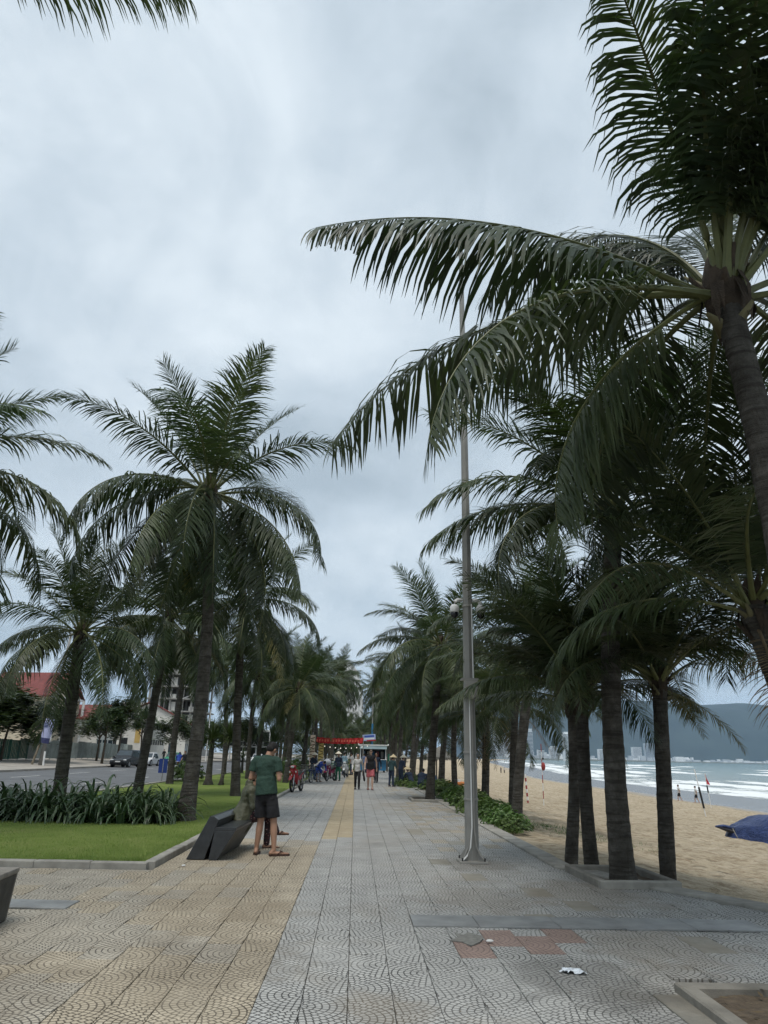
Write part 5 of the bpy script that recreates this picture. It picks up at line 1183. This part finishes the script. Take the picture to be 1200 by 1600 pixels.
# ------------------------------------------------------------------ two-wheelers
m_tyre = mat('tyre_rubber', (0.014, 0.014, 0.014), .85, .3, 20); m_alloy = mat('alloy_metal', (0.42, 0.42, 0.42), .35, .15, 5, metal=.8); m_seatb = mat('seat_vinyl', (.014, .014, .014), .5, .2, 9)
m_lens = mat('headlight_lens', (.55, .56, .55), .1, .1, 4, spec=.7); m_redl = mat('tail_lens', (.3, .012, .01), .2, .1, 4, spec=.6); m_plate = mat('number_plate', (.6, .6, .58), .5, .1, 4)
def wheel(root, y, r, t, spokes=5, disc=False):
    w = MB().torus((0, y, r), r - t, t, 'x', 26, 8).build('wheel', m_tyre, root, True)
    MB().torus((0, y, r), r - 2 * t, t * .35, 'x', 26, 6).build('rim', m_alloy if not disc else m_blackp, w, True)
    s = MB()
    for k in range(spokes):
        a = k * 6.283 / spokes; s.tube([(0, y, r), (0, y + math.cos(a) * (r - 2 * t), r + math.sin(a) * (r - 2 * t))], .012 if spokes < 8 else .003, 5)
    s.tube([(-.06, y, r), (.06, y, r)], .035, 10); s.build('spokes', m_blackp if spokes < 8 else m_alloy, w)
def motorbike(loc, rz, col, label, group='motorbikes parked on the promenade', lean=0.0, rack=None):
    root = empty('motorbike', loc, rz); root.rotation_euler = (0, lean, rz); tag(root, label, 'motorbike', group)
    m = mat('bike_paint_' + label.split()[0] + str(int(loc[1] * 10)), col, .22, .08, 5, spec=.6)
    wheel(root, .62, .29, .045); wheel(root, -.60, .29, .05)
    for s in (-1, 1): MB().tube([(s * .055, .62, .29), (s * .055, .47, .72)], .022, 8).build('fork_leg', m_alloy, root)
    b = MB(); b.prism([(.36, .52), (.43, .615), (.55, .665), (.70, .66), (.84, .60), (.93, .49), (.87, .54), (.72, .63), (.55, .63), (.42, .57)], -.065, .065, 'x'); bevel(b.build('front_mudguard', m, root), .015)
    b = MB(); b.add([(-.11, .50, .95), (.11, .50, .95), (.19, .40, .86), (.20, .36, .55), (.12, .22, .30), (-.12, .22, .30), (-.20, .36, .55), (-.19, .40, .86), (-.09, .44, .96), (.09, .44, .96), (.15, .33, .86), (.15, .29, .55), (.08, .16, .32), (-.08, .16, .32), (-.15, .29, .55), (-.15, .33, .86), (0, .58, .80), (0, .50, .55)],
                    [(0, 1, 16), (1, 2, 16), (2, 3, 17, 16), (3, 4, 17), (4, 5, 17), (5, 6, 17), (6, 7, 16, 17), (7, 0, 16), (8, 15, 14, 13, 12, 11, 10, 9), (0, 8, 9, 1), (1, 9, 10, 2), (2, 10, 11, 3), (3, 11, 12, 4), (4, 12, 13, 5), (5, 13, 14, 6), (6, 14, 15, 7), (7, 15, 8, 0)]); bevel(b.build('leg_shield', m, root), .012)
    b = MB(); b.ell((0, .47, 1.0), (.15, .10, .075), 12, 8); hb = b.build('handlebar_cowl', m, root, True)
    MB().ell((0, .545, 1.0), (.085, .04, .05), 12, 8).build('headlight', m_lens, hb, True)
    for s in (-1, 1): MB().ell((s * .13, .50, .80), (.035, .03, .045), 8, 6).build('indicator', m_lens, root, True)
    MB().tube([(-.34, .36, 1.04), (-.18, .43, 1.03), (0, .45, 1.0), (.18, .43, 1.03), (.34, .36, 1.04)], .014, 8).build('handlebar', m_blackp, root)
    for s in (-1, 1):
        MB().tube([(s * .24, .40, 1.035), (s * .35, .355, 1.042)], .02, 8).build('grip', m_seatb, root)
        mi = MB().tube([(s * .21, .41, 1.03), (s * .30, .43, 1.22)], .006, 5).build('mirror_stalk', m_blackp, root); MB().ell((s * .31, .43, 1.25), (.055, .015, .035), 10, 6).build('mirror', m_alloy, mi, True)
    b = MB(); b.prism([(.16, .42), (.10, .56), (-.16, .66), (-.62, .76), (-.80, .78), (-.70, .66), (-.42, .50), (-.10, .40)], -.10, .10, 'x'); bevel(b.build('side_panels', m, root), .03)
    b = MB(); b.prism([(.14, .66), (.10, .74), (-.20, .76), (-.55, .83), (-.66, .82), (-.62, .75), (-.18, .66)], -.115, .115, 'x'); bevel(b.build('seat', m_seatb, root), .025)
    b = MB(); b.box(-.11, .11, -.12, .18, .24, .46); b.tube([(0, .18, .36), (0, .30, .40)], .07, 10); bevel(b.build('engine', m_steel, root), .02)
    MB().tube([(.11, .10, .26), (.13, -.25, .24), (.15, -.45, .30), (.16, -.85, .38)], [.02, .025, .045, .05], 10).build('exhaust', m_alloy, root, True)
    MB().tube([(-.10, -.60, .29), (-.10, -.10, .34)], .022, 6).build('swing_arm', m_blackp, root); MB().tube([(-.10, -.55, .34), (-.11, -.48, .66)], .025, 8).build('shock_absorber', m_alloy, root)
    b = MB(); b.prism([(-.66, .70), (-.80, .74), (-.98, .52), (-.94, .50), (-.80, .64)], -.07, .07, 'x'); rm_ = b.build('rear_mudguard', m_blackp, root)
    MB().box(-.09, .09, -.99, -.975, .52, .66).build('number_plate', m_plate, rm_); MB().ell((0, -.80, .74), (.08, .04, .035), 8, 6).build('tail_light', m_redl, root, True)
    MB().tube([(-.11, .0, .25), (-.22, -.06, .02)], .012, 6).build('side_stand', m_blackp, root)
    MB().tube([(-.15, -.40, .80), (-.14, -.74, .86), (.14, -.74, .86), (.15, -.40, .80)], .011, 6).build('grab_rail', m_alloy, root)
    if rack: MB().ell((0, .50, 1.08), (.26, .22, .20), 12, 8).build('bundle', rack, root, True)
    return root
motorbike((-2.44, 32.5, 0), R(167), (0.30, 0.010, 0.016), 'red motorbike parked at the lawn kerb, nearest of the motorbikes', lean=R(4))
motorbike((-1.45, 46.4, 0), R(160), (0.20, 0.015, 0.06), 'magenta motorbike loaded with a silver bundle beside the green overtrousers', lean=R(4), rack=mat('silver_bundle', (.42, .44, .48), .4, .2, 8))
motorbike((-.62, 54.5, 0), R(172), (0.55, 0.56, 0.55), 'white and black scooter furthest out on the promenade', lean=R(4))
motorbike((-1.75, 50.5, 0), R(165), (0.50, 0.51, 0.52), 'white motorbike in the middle of the parked cluster', lean=R(4))
motorbike((-2.3, 53, 0), R(170), (0.03, 0.05, 0.10), 'dark blue motorbike at the back of the cluster under the banner', lean=R(4))
motorbike((-1.5, 56, 0), R(175), (0.02, 0.10, 0.06), 'green motorbike at the back of the cluster under the banner', lean=R(4))
def bicycle(loc, rz, col, label, lean=0.05):
    root = empty('bicycle', loc, rz); root.rotation_euler = (0, lean, rz); tag(root, label, 'bicycle', 'bicycles by the lawn kerb'); m = mat('bicycle_paint' + str(int(loc[1] * 10)), col, .35, .1, 4)
    wheel(root, .52, .33, .02, 24); wheel(root, -.50, .33, .02, 24)
    f = MB()
    for a, c in (((0, .40, .78), (0, .02, .30)), ((0, .02, .30), (0, -.14, .80)), ((0, .38, .72), (0, -.12, .72)), ((0, -.12, .72), (0, -.50, .33)), ((0, .02, .30), (0, -.50, .33)), ((0, .36, .88), (0, .42, .70)), ((0, .42, .70), (.03, .52, .33)), ((0, .42, .70), (-.03, .52, .33))): f.tube([a, c], .016, 7)
    f.build('frame', m, root); MB().tube([(-.28, .28, .98), (-.1, .36, .95), (.1, .36, .95), (.28, .28, .98)], .012, 6).build('handlebar', m_alloy, root)
    sd = MB().ell((0, -.17, .86), (.08, .14, .04), 10, 6).build('saddle', m_seatb, root, True); MB().tube([(-.09, .12, .22), (-.09, .02, .30), (.09, .02, .30), (.09, -.08, .38)], .012, 6).build('pedal_crank', m_alloy, root)
    bk = MB()
    for z in (.72, .80, .88): bk.tube([(-.16, .42, z), (-.16, .68, z), (.16, .68, z), (.16, .42, z), (-.16, .42, z)], .008, 5)
    for (x, y) in ((-.16, .42), (-.16, .68), (.16, .68), (.16, .42), (0, .68)): bk.tube([(x, y, .72), (x, y, .88)], .006, 4)
    bk.build('basket', m_steel, root); MB().prism([(.92 - .1, .60), (.70, .70), (.5, .72), (.3, .64), (.5, .69), (.7, .67)], -.03, .03, 'x').build('mudguard', m, root)
    return root
bicycle((-2.62, 42.6, 0), R(165), (.12, .14, .16), 'grey bicycle with a wire basket behind the red motorbike')
bicycle((-2.25, 43.4, 0), R(160), (.02, .04, .14), 'dark blue bicycle next to the grey bicycle')
sc_ = motorbike((-14.35, 62.2, -.10), R(2), (0.02, 0.02, 0.03), 'dark scooter ridden away along the road', 'traffic on the road')
person('scooter rider in bright blue jacket seen from behind on the road', (-14.35, 61.95, -.06), R(2), 1.7, 'ride', m_rblue, m_blackc, m_blackp, 'long', 'long', True, None, coat=True)

# ------------------------------------------------------------------ cars
def car(name, loc, rz, col, label, L=4.4, Wd=1.8, H=1.5, suv=False, group='cars along the far kerb', face=1):
    root = empty(name, loc, rz); tag(root, label, 'car', group); m = mat('car_paint_' + label.replace(' ', '_')[:22], col, .2, .05, 3, spec=.6)
    h = L / 2; z0 = .22 if not suv else .28; bl = .78 if not suv else .95
    low = [(-h, z0 + .12), (-h + .05, bl - .1), (-h + .15, bl), (h - 1.25 if not suv else h - 1.15, bl + .02), (h - .35, bl - .12), (h - .06, bl - .28), (h, z0 + .22), (h - .1, z0), (-h + .1, z0)]
    cab = [(-h + (.55 if not suv else .12), bl - .02), (-h + (1.0 if not suv else .42), H - .05), (-h + (1.4 if not suv else .8), H), (h - 2.1, H), (h - 1.95, H - .03), (h - 1.15, bl)]
    def loft(pr, ws):
        b = MB(); n = len(pr); vs = []
        for s in (-1, 1):
            for (y, z), w in zip(pr, ws): vs.append((s * w, y, z))
        b.add(vs, [tuple(range(n)), tuple(range(2 * n - 1, n - 1, -1))] + [(i, n + i, n + (i + 1) % n, (i + 1) % n) for i in range(n)]); return b
    w = Wd / 2
    bd = bevel(loft(low, [w * .94, w * .98, w * .95, w * .95, w * .92, w * .9, w * .9, w * .92, w * .95]).build('body', m, root), .06, 3)
    bevel(loft(cab, [w * .93, w * .78, w * .75, w * .76, w * .78, w * .93]).build('cabin', m, root), .04, 3)
    def pane(name, pts_, parent):
        MB().add(pts_, [tuple(range(len(pts_)))]).build(name, m_glass, parent)
    e = .012; A, B, C_, D, E_, F_ = cab
    sl = lambda z: w * (.93 + (.77 - .93) * (z - bl) / (H - bl)) + e
    for s in (-1, 1):
        ms_ = -h + L * .5; zt = H - .12; zb = bl + .04
        fl_ = [(s * sl(zb), A[0] + .32, zb), (s * sl(zb), ms_ - .06, zb), (s * sl(zt), ms_ - .06, zt), (s * sl(zt), B[0] + .22, zt)]; pane('side_window', fl_ if s > 0 else fl_[::-1], root)
        fr_ = [(s * sl(zb), ms_ + .02, zb), (s * sl(zb), F_[0] - .16, zb), (s * sl(zt), D[0] + .05, zt), (s * sl(zt), ms_ + .02, zt)]; pane('side_window', fr_ if s > 0 else fr_[::-1], root)
        MB().ell((s * (w + .08), F_[0] - .25, bl + .08), (.10, .07, .07), 10, 6).build('wing_mirror', m, root, True)
        for wy in (h - .85, -h + .85):
            wh = MB().tube([(s * (w * .97), wy, .33), (s * (w * .72), wy, .33)], .33, 22).build('wheel', m_tyre, root); MB().tube([(s * (w * .98), wy, .33), (s * (w * .9), wy, .33)], .21, 16).build('rim', m_alloy, wh)
            MB().torus((s * (w * .93), wy, .33), .37, .035, 'x', 22, 6).build('wheel_arch', m_blackp, root)
        MB().ell((s * w * .70, h - .14, bl - .24), (.19, .10, .075), 10, 6).build('headlight', m_lens, root, True); MB().ell((s * w * .74, -h + .07, bl - .16), (.16, .06, .10), 10, 6).build('tail_light', m_redl, root, True)
    yb, zb2 = F_; ye, ze = E_; n_ = V((0, H - bl, yb - ye)).normalized() * e
    pane('windscreen', [V((-w * .84, yb - .06, zb2 + .03)) + n_, V((w * .84, yb - .06, zb2 + .03)) + n_, V((w * .72, ye + .06, ze - .05)) + n_, V((-w * .72, ye + .06, ze - .05)) + n_], root)
    pane('rear_window', [V((w * .82, A[0] + .07, bl + .1)) + V((0, -e * 2, 0)), V((-w * .82, A[0] + .07, bl + .1)) + V((0, -e * 2, 0)), V((-w * .72, B[0] - .03, H - .12)) + V((0, -e * 2, 0)), V((w * .72, B[0] - .03, H - .12)) + V((0, -e * 2, 0))], root)
    bevel(MB().box(-w * .55, w * .55, h - .10, h + .012, z0 + .18, z0 + .40).build('grille', m_blackp, root), .02); MB().box(-.26, .26, h + .013, h + .022, z0 + .22, z0 + .34).build('number_plate', m_plate, root)
    MB().box(-w * .85, w * .85, -h + .3, h - .25, z0 - .06, z0 + .02).build('underbody', m_blackp, root)
    return root
car('parked_suv', (-23.4, 78.0, -.10), R(180 - 4), (.010, .012, .016), 'black car parked nearest at the far kerb', 4.5, 1.85, 1.68, True)
car('parked_car', (-23.55, 86.5, -.10), R(180 - 3), (.60, .60, .60), 'white car parked behind the black car at the far kerb', 4.3, 1.78, 1.45)
car('parked_car', (-23.7, 99.0, -.10), R(180 - 3), (.02, .22, .12), 'green taxi parked last at the far kerb', 4.3, 1.75, 1.5)
car('passing_car', (-11.05, 19.1, -.10), R(-2), (.60, .61, .60), 'white car nose at the left edge behind the lily hedge', 4.4, 1.78, 1.46, False, 'traffic on the road')
car('passing_car', (-16.5, 128, -.10), R(178), (.58, .58, .58), 'small white car far down the road by the cafe', 4.2, 1.75, 1.5, False, 'traffic on the road')
car('passing_van', (-20.5, 140, -.10), R(178), (.55, .56, .57), 'white van far down the road below the cafe sign', 4.6, 1.85, 1.9, True, 'traffic on the road')

# ------------------------------------------------------------------ kiosk, banner, signs
ki = empty('kiosk', (1.72, 72.0, 0)); tag(ki, 'blue kiosk with white frame and dark serving opening at the end of the paving', 'kiosk')
m_kblue = mat('kiosk_blue', (.03, .15, .28), .5, .15, 2); m_kroof = mat('kiosk_pale_blue', (.40, .52, .56), .5, .1, 2)
MB().box(-1.25, 1.25, 0.0, 2.2, .18, 1.15).build('counter_front', m_kblue, ki); MB().box(-1.25, 1.25, 1.9, 2.2, 1.15, 2.4).build('back_wall', m_dark, ki)
for x in (-1.25, 1.17): MB().box(x, x + .08, 0, .08, 1.15, 2.42).build('corner_post', m_paintw, ki); MB().box(x, x + .08, .1, 1.9, 1.16, 2.41).build('side_wall', m_kblue, ki)
MB().box(-1.4, 1.4, -.35, 2.3, 2.42, 2.52).build('roof', m_paintw, ki); MB().box(-1.3, 1.3, -.3, -.26, 2.12, 2.41).build('awning_fascia', m_kroof, ki)
MB().box(-1.3, 1.3, -.28, .0, 1.152, 1.2).build('counter_top', m_paintw, ki)
for k in range(5): MB().box(-1.0 + k * .45, -.75 + k * .45, 1.6, 1.88, 1.3 + .1 * (k % 2), 1.9).build('shelf_goods', [m_lblue, m_cream, m_kblue, m_pink, m_white][k], ki)
for x in (-1.1, 1.1): 
    for y in (.3, 1.9): MB().tube([(x - .05, y, .17), (x + .05, y, .17)], .168, 14).build('wheel', m_tyre, ki)
for x in (-1.42, 1.42): MB().ell((x, -.3, 2.5), (.07, .07, .09), 10, 8).build('lamp_globe', mat('lamp_globe', (.75, .75, .72), .3, .05, 3), ki, True)
MB().tube([(1.62, .1, .0), (1.62, .1, 1.0)], .18, 14).build('drum', m_paintw, ki); MB().tube([(1.48, -.05, 1.02), (1.5, -.05, 1.7)], .10, 8).build('green_parasol_folded', m_rgreen, ki)
bp = empty('sign_pole', (1.66, 75.5, 0)); tag(bp, 'blue pole with a tilted blue, white and red sign above the kiosk', 'sign')
MB().tube([(0, 0, 0), (0, 0, 4.6)], .10, 10).build('blue_post', m_kblue, bp); MB().tube([(0, 0, 4.6), (0, 0, 8.2)], .05, 8).build('mast', m_steel, bp)
sg = MB().box(-.68, .62, -.14, -.10, 2.95, 3.55).build('sign_board', mat('sign_lightblue', (.35, .42, .62), .5, .1, 3), bp); sg.rotation_euler = (0, R(-5), 0)
MB().box(-.3, .64, -.15, -.141, 2.90, 3.02).build('sign_red_band', mat('sign_red', (.40, .02, .025), .5, .1, 3), sg); MB().box(-.5, .5, -.15, -.141, 3.28, 3.46).build('sign_blue_band', mat('sign_blue', (.03, .08, .35), .5, .1, 3), sg); MB().box(-.6, .5, -.149, -.1405, 3.08, 3.2).build('sign_white_band', m_paintw, sg)
bn = empty('red_banner', (-1.4, 60, 0)); tag(bn, 'long red cloth banner strung across the promenade on posts', 'banner')
m_ban = cloth('red_banner_cloth', (.42, .018, .022), .7); b = MB(); n = 60; vs = []
for i in range(n + 1):
    t = i / n; x = -2.0 + 4.0 * t; sag = -.18 * math.sin(t * math.pi) + .02 * math.sin(i * 1.7)
    for j in range(4): vs.append((x, .06 * math.sin(i * .9 + j) + .03 * math.sin(i * 2.3), 2.86 + sag * .5 - j * .14 + .015 * math.sin(i * 1.3)))
b.add(vs, [(i * 4 + j, (i + 1) * 4 + j, (i + 1) * 4 + j + 1, i * 4 + j + 1) for i in range(n) for j in range(3)]); b.build('cloth_strip', m_ban, bn, True)
m_yl = mat('banner_marks', (.55, .12, .08), .7, .1, 4)
for k in range(16): x = -1.75 + k * .22; MB().box(x, x + .12, -.115, -.105, 2.48 + .02 * (k % 3), 2.68).build('banner_mark', m_yl, bn)
for x in (-2.05, 2.02): MB().tube([(x, 0, 0), (x, 0, 3.0)], .035, 8).build('post', m_steel, bn)
sl_ = empty('string_lights', (-1.0, 62, 0)); tag(sl_, 'string of small white bulbs under the red banner', 'string lights')
MB().tube([(-2.2 + 4.4 * i / 20, 0, 2.35 - .25 * math.sin(i / 20 * math.pi)) for i in range(21)], .006, 4).build('wire', m_blackp, sl_)
mb_ = mat('lit_bulb', (.8, .78, .7), .3, .02, 3); mb_.node_tree.nodes['Principled BSDF'].inputs['Emission Color'].default_value = (1, .92, .78, 1); mb_.node_tree.nodes['Principled BSDF'].inputs['Emission Strength'].default_value = .8
for i in range(1, 20, 2): MB().ell((-2.2 + 4.4 * i / 20, 0, 2.29 - .25 * math.sin(i / 20 * math.pi)), (.032, .032, .04), 8, 6).build('bulb', mb_, sl_, True)
for k, (x, y, lbl, c1) in enumerate([(-3.35, 58.5, 'tall banner post with white and orange slanted stripes', (.66, .52, .42)), (-2.75, 60.2, 'shorter yellow banner post with dark marks behind the striped one', (.62, .46, .16))]):
    tp = empty('banner_post', (x, y, 0)); tag(tp, lbl, 'sign'); H_ = 2.95 - .5 * k
    MB().box(-.20, .20, -.03, .03, .5, H_).build('panel', mat('banner_panel' + str(k), c1, .6, .1, 3), tp); MB().tube([(0, .05, 0), (0, .05, H_ + .2)], .03, 8).build('pole', m_steel, tp)
    for j in range(9): q = MB().box(-.19, .19, -.042, -.031, -.035, .035).build('stripe', mat('banner_stripe' + str(k), (.10, .035, .02) if k == 0 else (.12, .08, .02), .6, .1, 3), tp, False, (0, 0, .72 + j * .25 * H_ / 2.95)); q.rotation_euler = (0, R(20 if j % 2 else -14), 0); q.scale = (.95, 1, .9)
bs = empty('blue_sign', (-10.0, 39.8, -.1)); tag(bs, 'small blue roadside sign board on a short post', 'sign')
MB().tube([(0, 0, 0), (0, 0, .6)], .025, 8).build('post', m_steel, bs); MB().box(-.22, .22, -.03, -.0, .55, 1.25).build('board', mat('sign_deep_blue', (.02, .05, .22), .5, .1, 3), bs); MB().box(-.02, .02, -.036, -.031, .58, 1.22).build('seam', m_steel, bs)
lb = empty('litter_bin', (-7.4, 58, .0)); tag(lb, 'small white post box on the lawn behind the sago palm', 'bin')
MB().box(-.06, .06, -.06, .06, 0, 1.0).build('post', m_paintw, lb); MB().box(-.22, .22, -.12, .12, 1.0, 1.2).build('cap', m_paintw, lb)
for k, (x, y) in enumerate([(-25.4, 105), (-25.2, 128)]):
    fp_ = empty('street_lamp', (x, y, 0)); tag(fp_, ['thin leaning street pole left of the open lawn palm', 'thin straight street pole behind the yuccas'][k], 'street lamp'); MB().tube([(0, 0, 0), (.3 - .2 * k, 0, 8.5)], [.09, .05], 8).build('shaft', m_paintw, fp_); MB().tube([(.3 - .2 * k, 0, 8.5), (1.6, 0, 9)], .04, 6).build('arm', m_paintw, fp_); MB().ell((1.8, 0, 9), (.35, .14, .08), 10, 6).build('lamp_head', m_steel, fp_, True)

# ------------------------------------------------------------------ things on the beach
def bz_(x, y): return sand_z(x, y)
m_tarp = NT('blue_tarpaulin'); p_ = m_tarp.coord('Object'); m_tarp.set(col=m_tarp.ramp(m_tarp.noise(p_, 2.2, 7, .65), [(.3, (.020, .040, .130)), (.7, (.050, .085, .240))]), rough=.42, spec=.45); m_tarp.bump(m_tarp.noise(m_tarp.coord('Object', (1, 2.4, 3)), 3.2, 6, .6, .9), 1.0, .3); m_tarp = m_tarp.mat
tz = bz_(16.2, 30.2); tp = empty('covered_boat', (17.0, 30.6, tz), R(8)); tp.scale = (1, .9, .75); tag(tp, 'boat under a blue tarpaulin on the sand at the right edge', 'boat')
b = MB(); NU, NV = 44, 20; vs = []
for i in range(NU + 1):
    s = i / NU; x = -2.0 + 4.6 * s; w = 1.05 * (min(1, s / .16) ** .6) * (1 if s < .8 else 1 - (s - .8) * 2); top = .55 + .72 * min(1, s / .34) ** .9 - .38 * max(0, s - .42) * 1.1
    for j in range(NV + 1):
        a = math.pi * j / NV; cx = math.cos(a); sz = math.sin(a) ** .45 if 0 < j < NV else 0
        fold = .09 * mnoise.noise((x * 2.2, a * 3, 0)) + .045 * math.sin(x * 6 + 2 * math.sin(a * 3)) * (1 - .7 * math.sin(a)) + .05 * abs(mnoise.noise((x * 1.1 + a * 2.2, a, 7)))
        vs.append((x - (.25 * (1 - sz) * (1 - s) if s < .5 else 0), -w * math.copysign(abs(cx) ** .7, cx) * (1 + .12 * (1 - sz) * math.sin(x * 5)) + fold * .6, max(.0 if 0 < j < NV else -.03, top * sz + fold * sz)))
b.add(vs, [(i * (NV + 1) + j, (i + 1) * (NV + 1) + j, (i + 1) * (NV + 1) + j + 1, i * (NV + 1) + j + 1) for i in range(NU) for j in range(NV)]); b.add([vs[j] for j in range(NV + 1)], [tuple(range(NV + 1))]); b.build('tarpaulin', m_tarp, tp, True)
b = MB(); b.tube([(-1.95, 0, .62), (-2.3, 0, .74), (-2.62, .0, .72)], [.28, .17, .07], 10, True, .45); b.build('prow_cover', m_tarp, tp, True)
b = MB(); b.tube([(-2.6, 0, .70), (-1.2, 0, .26), (2.4, 0, .28)], [.06, .5, .6], 12, True, .5); b.build('hull', mat('boat_hull', (.05, .05, .06), .7, .3, 3), tp, True)
MB().tube([(-2.2, -.5, .68), (-2.1, -.55, .3), (-1.95, -.5, .02)], .02, 6).build('tie_rope', m_steel, tp)
fx, fy = 34.1, 72.0; fl = empty('red_flag', (fx, fy, bz_(fx, fy))); tag(fl, 'red warning flag on a thin pole near the water', 'flag')
MB().tube([(0, 0, -.2), (-.25, 0, 3.1)], .03, 8).build('pole', m_paintw, fl); MB().tube([(-.12, 0, 1.35), (-.18, 0, 2.0)], .07, 8).build('wrap', m_blackp, fl)
b = MB(); vs = []
for i in range(7):
    for j in range(5): t = i / 6; z = 3.1 - .98 * t; vs.append((-.25 + (.02 + .34 * t) * j / 4 + .02 * t, .05 * math.sin(j * 1.4 + i), z - .02 * j))
b.add(vs, [(i * 5 + j, i * 5 + j + 1, (i + 1) * 5 + j + 1, (i + 1) * 5 + j) for i in range(6) for j in range(4)]); b.build('cloth', cloth('red_flag_cloth', (.45, .02, .04)), fl, True)
px, py = 25.7, 55.3; np_ = empty('net_post', (px, py, bz_(px, py))); tag(np_, 'leaning net post with dark padding right of the short palm', 'post')
MB().tube([(.05, 0, -.3), (-.45, 0, 3.25)], .035, 8).build('pole', m_paintw, np_); MB().tube([(-.06, 0, .55), (-.27, 0, 2.0)], .075, 8).build('padding', m_blackp, np_); MB().tube([(-.45, 0, 3.2), (-1.3, .4, 3.15)], .012, 5).build('rope', m_steel, np_)
for k, (x, y, h_, l_) in enumerate([(10.45, 41.8, 3.2, 'tall red and white striped net pole on the sand with a red buoy'), (9.9, 43.2, 1.5, 'short slanted red marker post on the sand')]):
    q = empty('marker_pole', (x, y, bz_(x, y))); tag(q, l_, 'post')
    n = 8
    for j in range(n): MB().tube([(-.10 * k * j / n, 0, -.1 + (h_ + .1) * j / n), (-.10 * k * (j + 1) / n, 0, -.1 + (h_ + .1) * (j + 1) / n - .002)], .022 if k == 0 else .05, 8).build('band', m_paintw if j % 2 == (k) else mat('marker_red', (.28, .04, .04), .6, .2, 4), q)
    if k == 0: MB().ell((.06, -.05, 2.0), (.12, .10, .22), 10, 8).build('buoy', mat('marker_red', (.28, .04, .04)), q, True); MB().ell((.06, -.05, 2.42), (.06, .06, .07), 8, 6).build('buoy_cap', m_blackp, q, True)
ob = empty('orange_boat', (7.9, 58.0, bz_(7.9, 58)), R(20)); ob.scale = (.5, .5, .5); tag(ob, 'small orange rescue boat far down the sand between palm trunks', 'boat'); b = MB(); b.tube([(-1.6, 0, .5), (-.9, 0, .42), (.6, 0, .42), (1.5, 0, .5), (1.8, 0, .62)], [.35, .5, .52, .3, .08], 12, True, .6); b.build('hull', mat('orange_hull', (.5, .17, .04), .5, .1, 3), ob, True); MB().box(-.5, .4, -.25, .25, .6, 1.0).build('cabin', m_paintw, ob)
for k, (x, y) in enumerate([(7.0, 62), (7.6, 70), (8.4, 79), (9.3, 90)]):
    q = empty('thatched_parasol', (x, y, bz_(x, y))); tag(q, ['first', 'second', 'third', 'fourth'][k] + ' grey thatched parasol from the gardeners along the beach', 'parasol', 'thatched parasols on the beach'); MB().tube([(0, 0, -.2), (0, 0, 2.5)], .06, 8).build('post', m_bark, q)
    b = MB(); b.lathe([(1.65, 1.95), (1.55, 2.0), (.8, 2.4), (.03, 2.85)], 18); b.build('thatch', mat('grey_thatch', (.16, .15, .13), .95, .3, 8, .8, 30), q, True)
    r_ = random.Random(k); fr = MB()
    for j in range(60): a = j * .105; fr.add([(1.6 * math.cos(a), 1.6 * math.sin(a), 1.99), (1.6 * math.cos(a + .08), 1.6 * math.sin(a + .08), 1.99), (1.66 * math.cos(a + .04), 1.66 * math.sin(a + .04), 1.99 - r_.uniform(.1, .28))], [(0, 1, 2)])
    fr.build('fringe', mat('grey_thatch', (.16, .15, .13)), q)

# ------------------------------------------------------------------ air
def haze():
    b = MB(); b.box(-14000, 26000, -1500, 16000, -20, 1200)
    m = bpy.data.materials.new('haze_air'); m.use_nodes = True; nt = m.node_tree; nt.nodes.clear()
    o = nt.nodes.new('ShaderNodeOutputMaterial'); v = nt.nodes.new('ShaderNodeVolumePrincipled')
    v.inputs['Color'].default_value = (0.52, 0.73, 1.0, 1); v.inputs['Density'].default_value = 3.8e-5; v.inputs['Anisotropy'].default_value = 0.0
    nt.links.new(v.outputs[0], o.inputs['Volume'])
    h = b.build('haze', m); tag(h, 'thin blue sea haze over the whole bay', 'haze', kind='stuff')
haze()
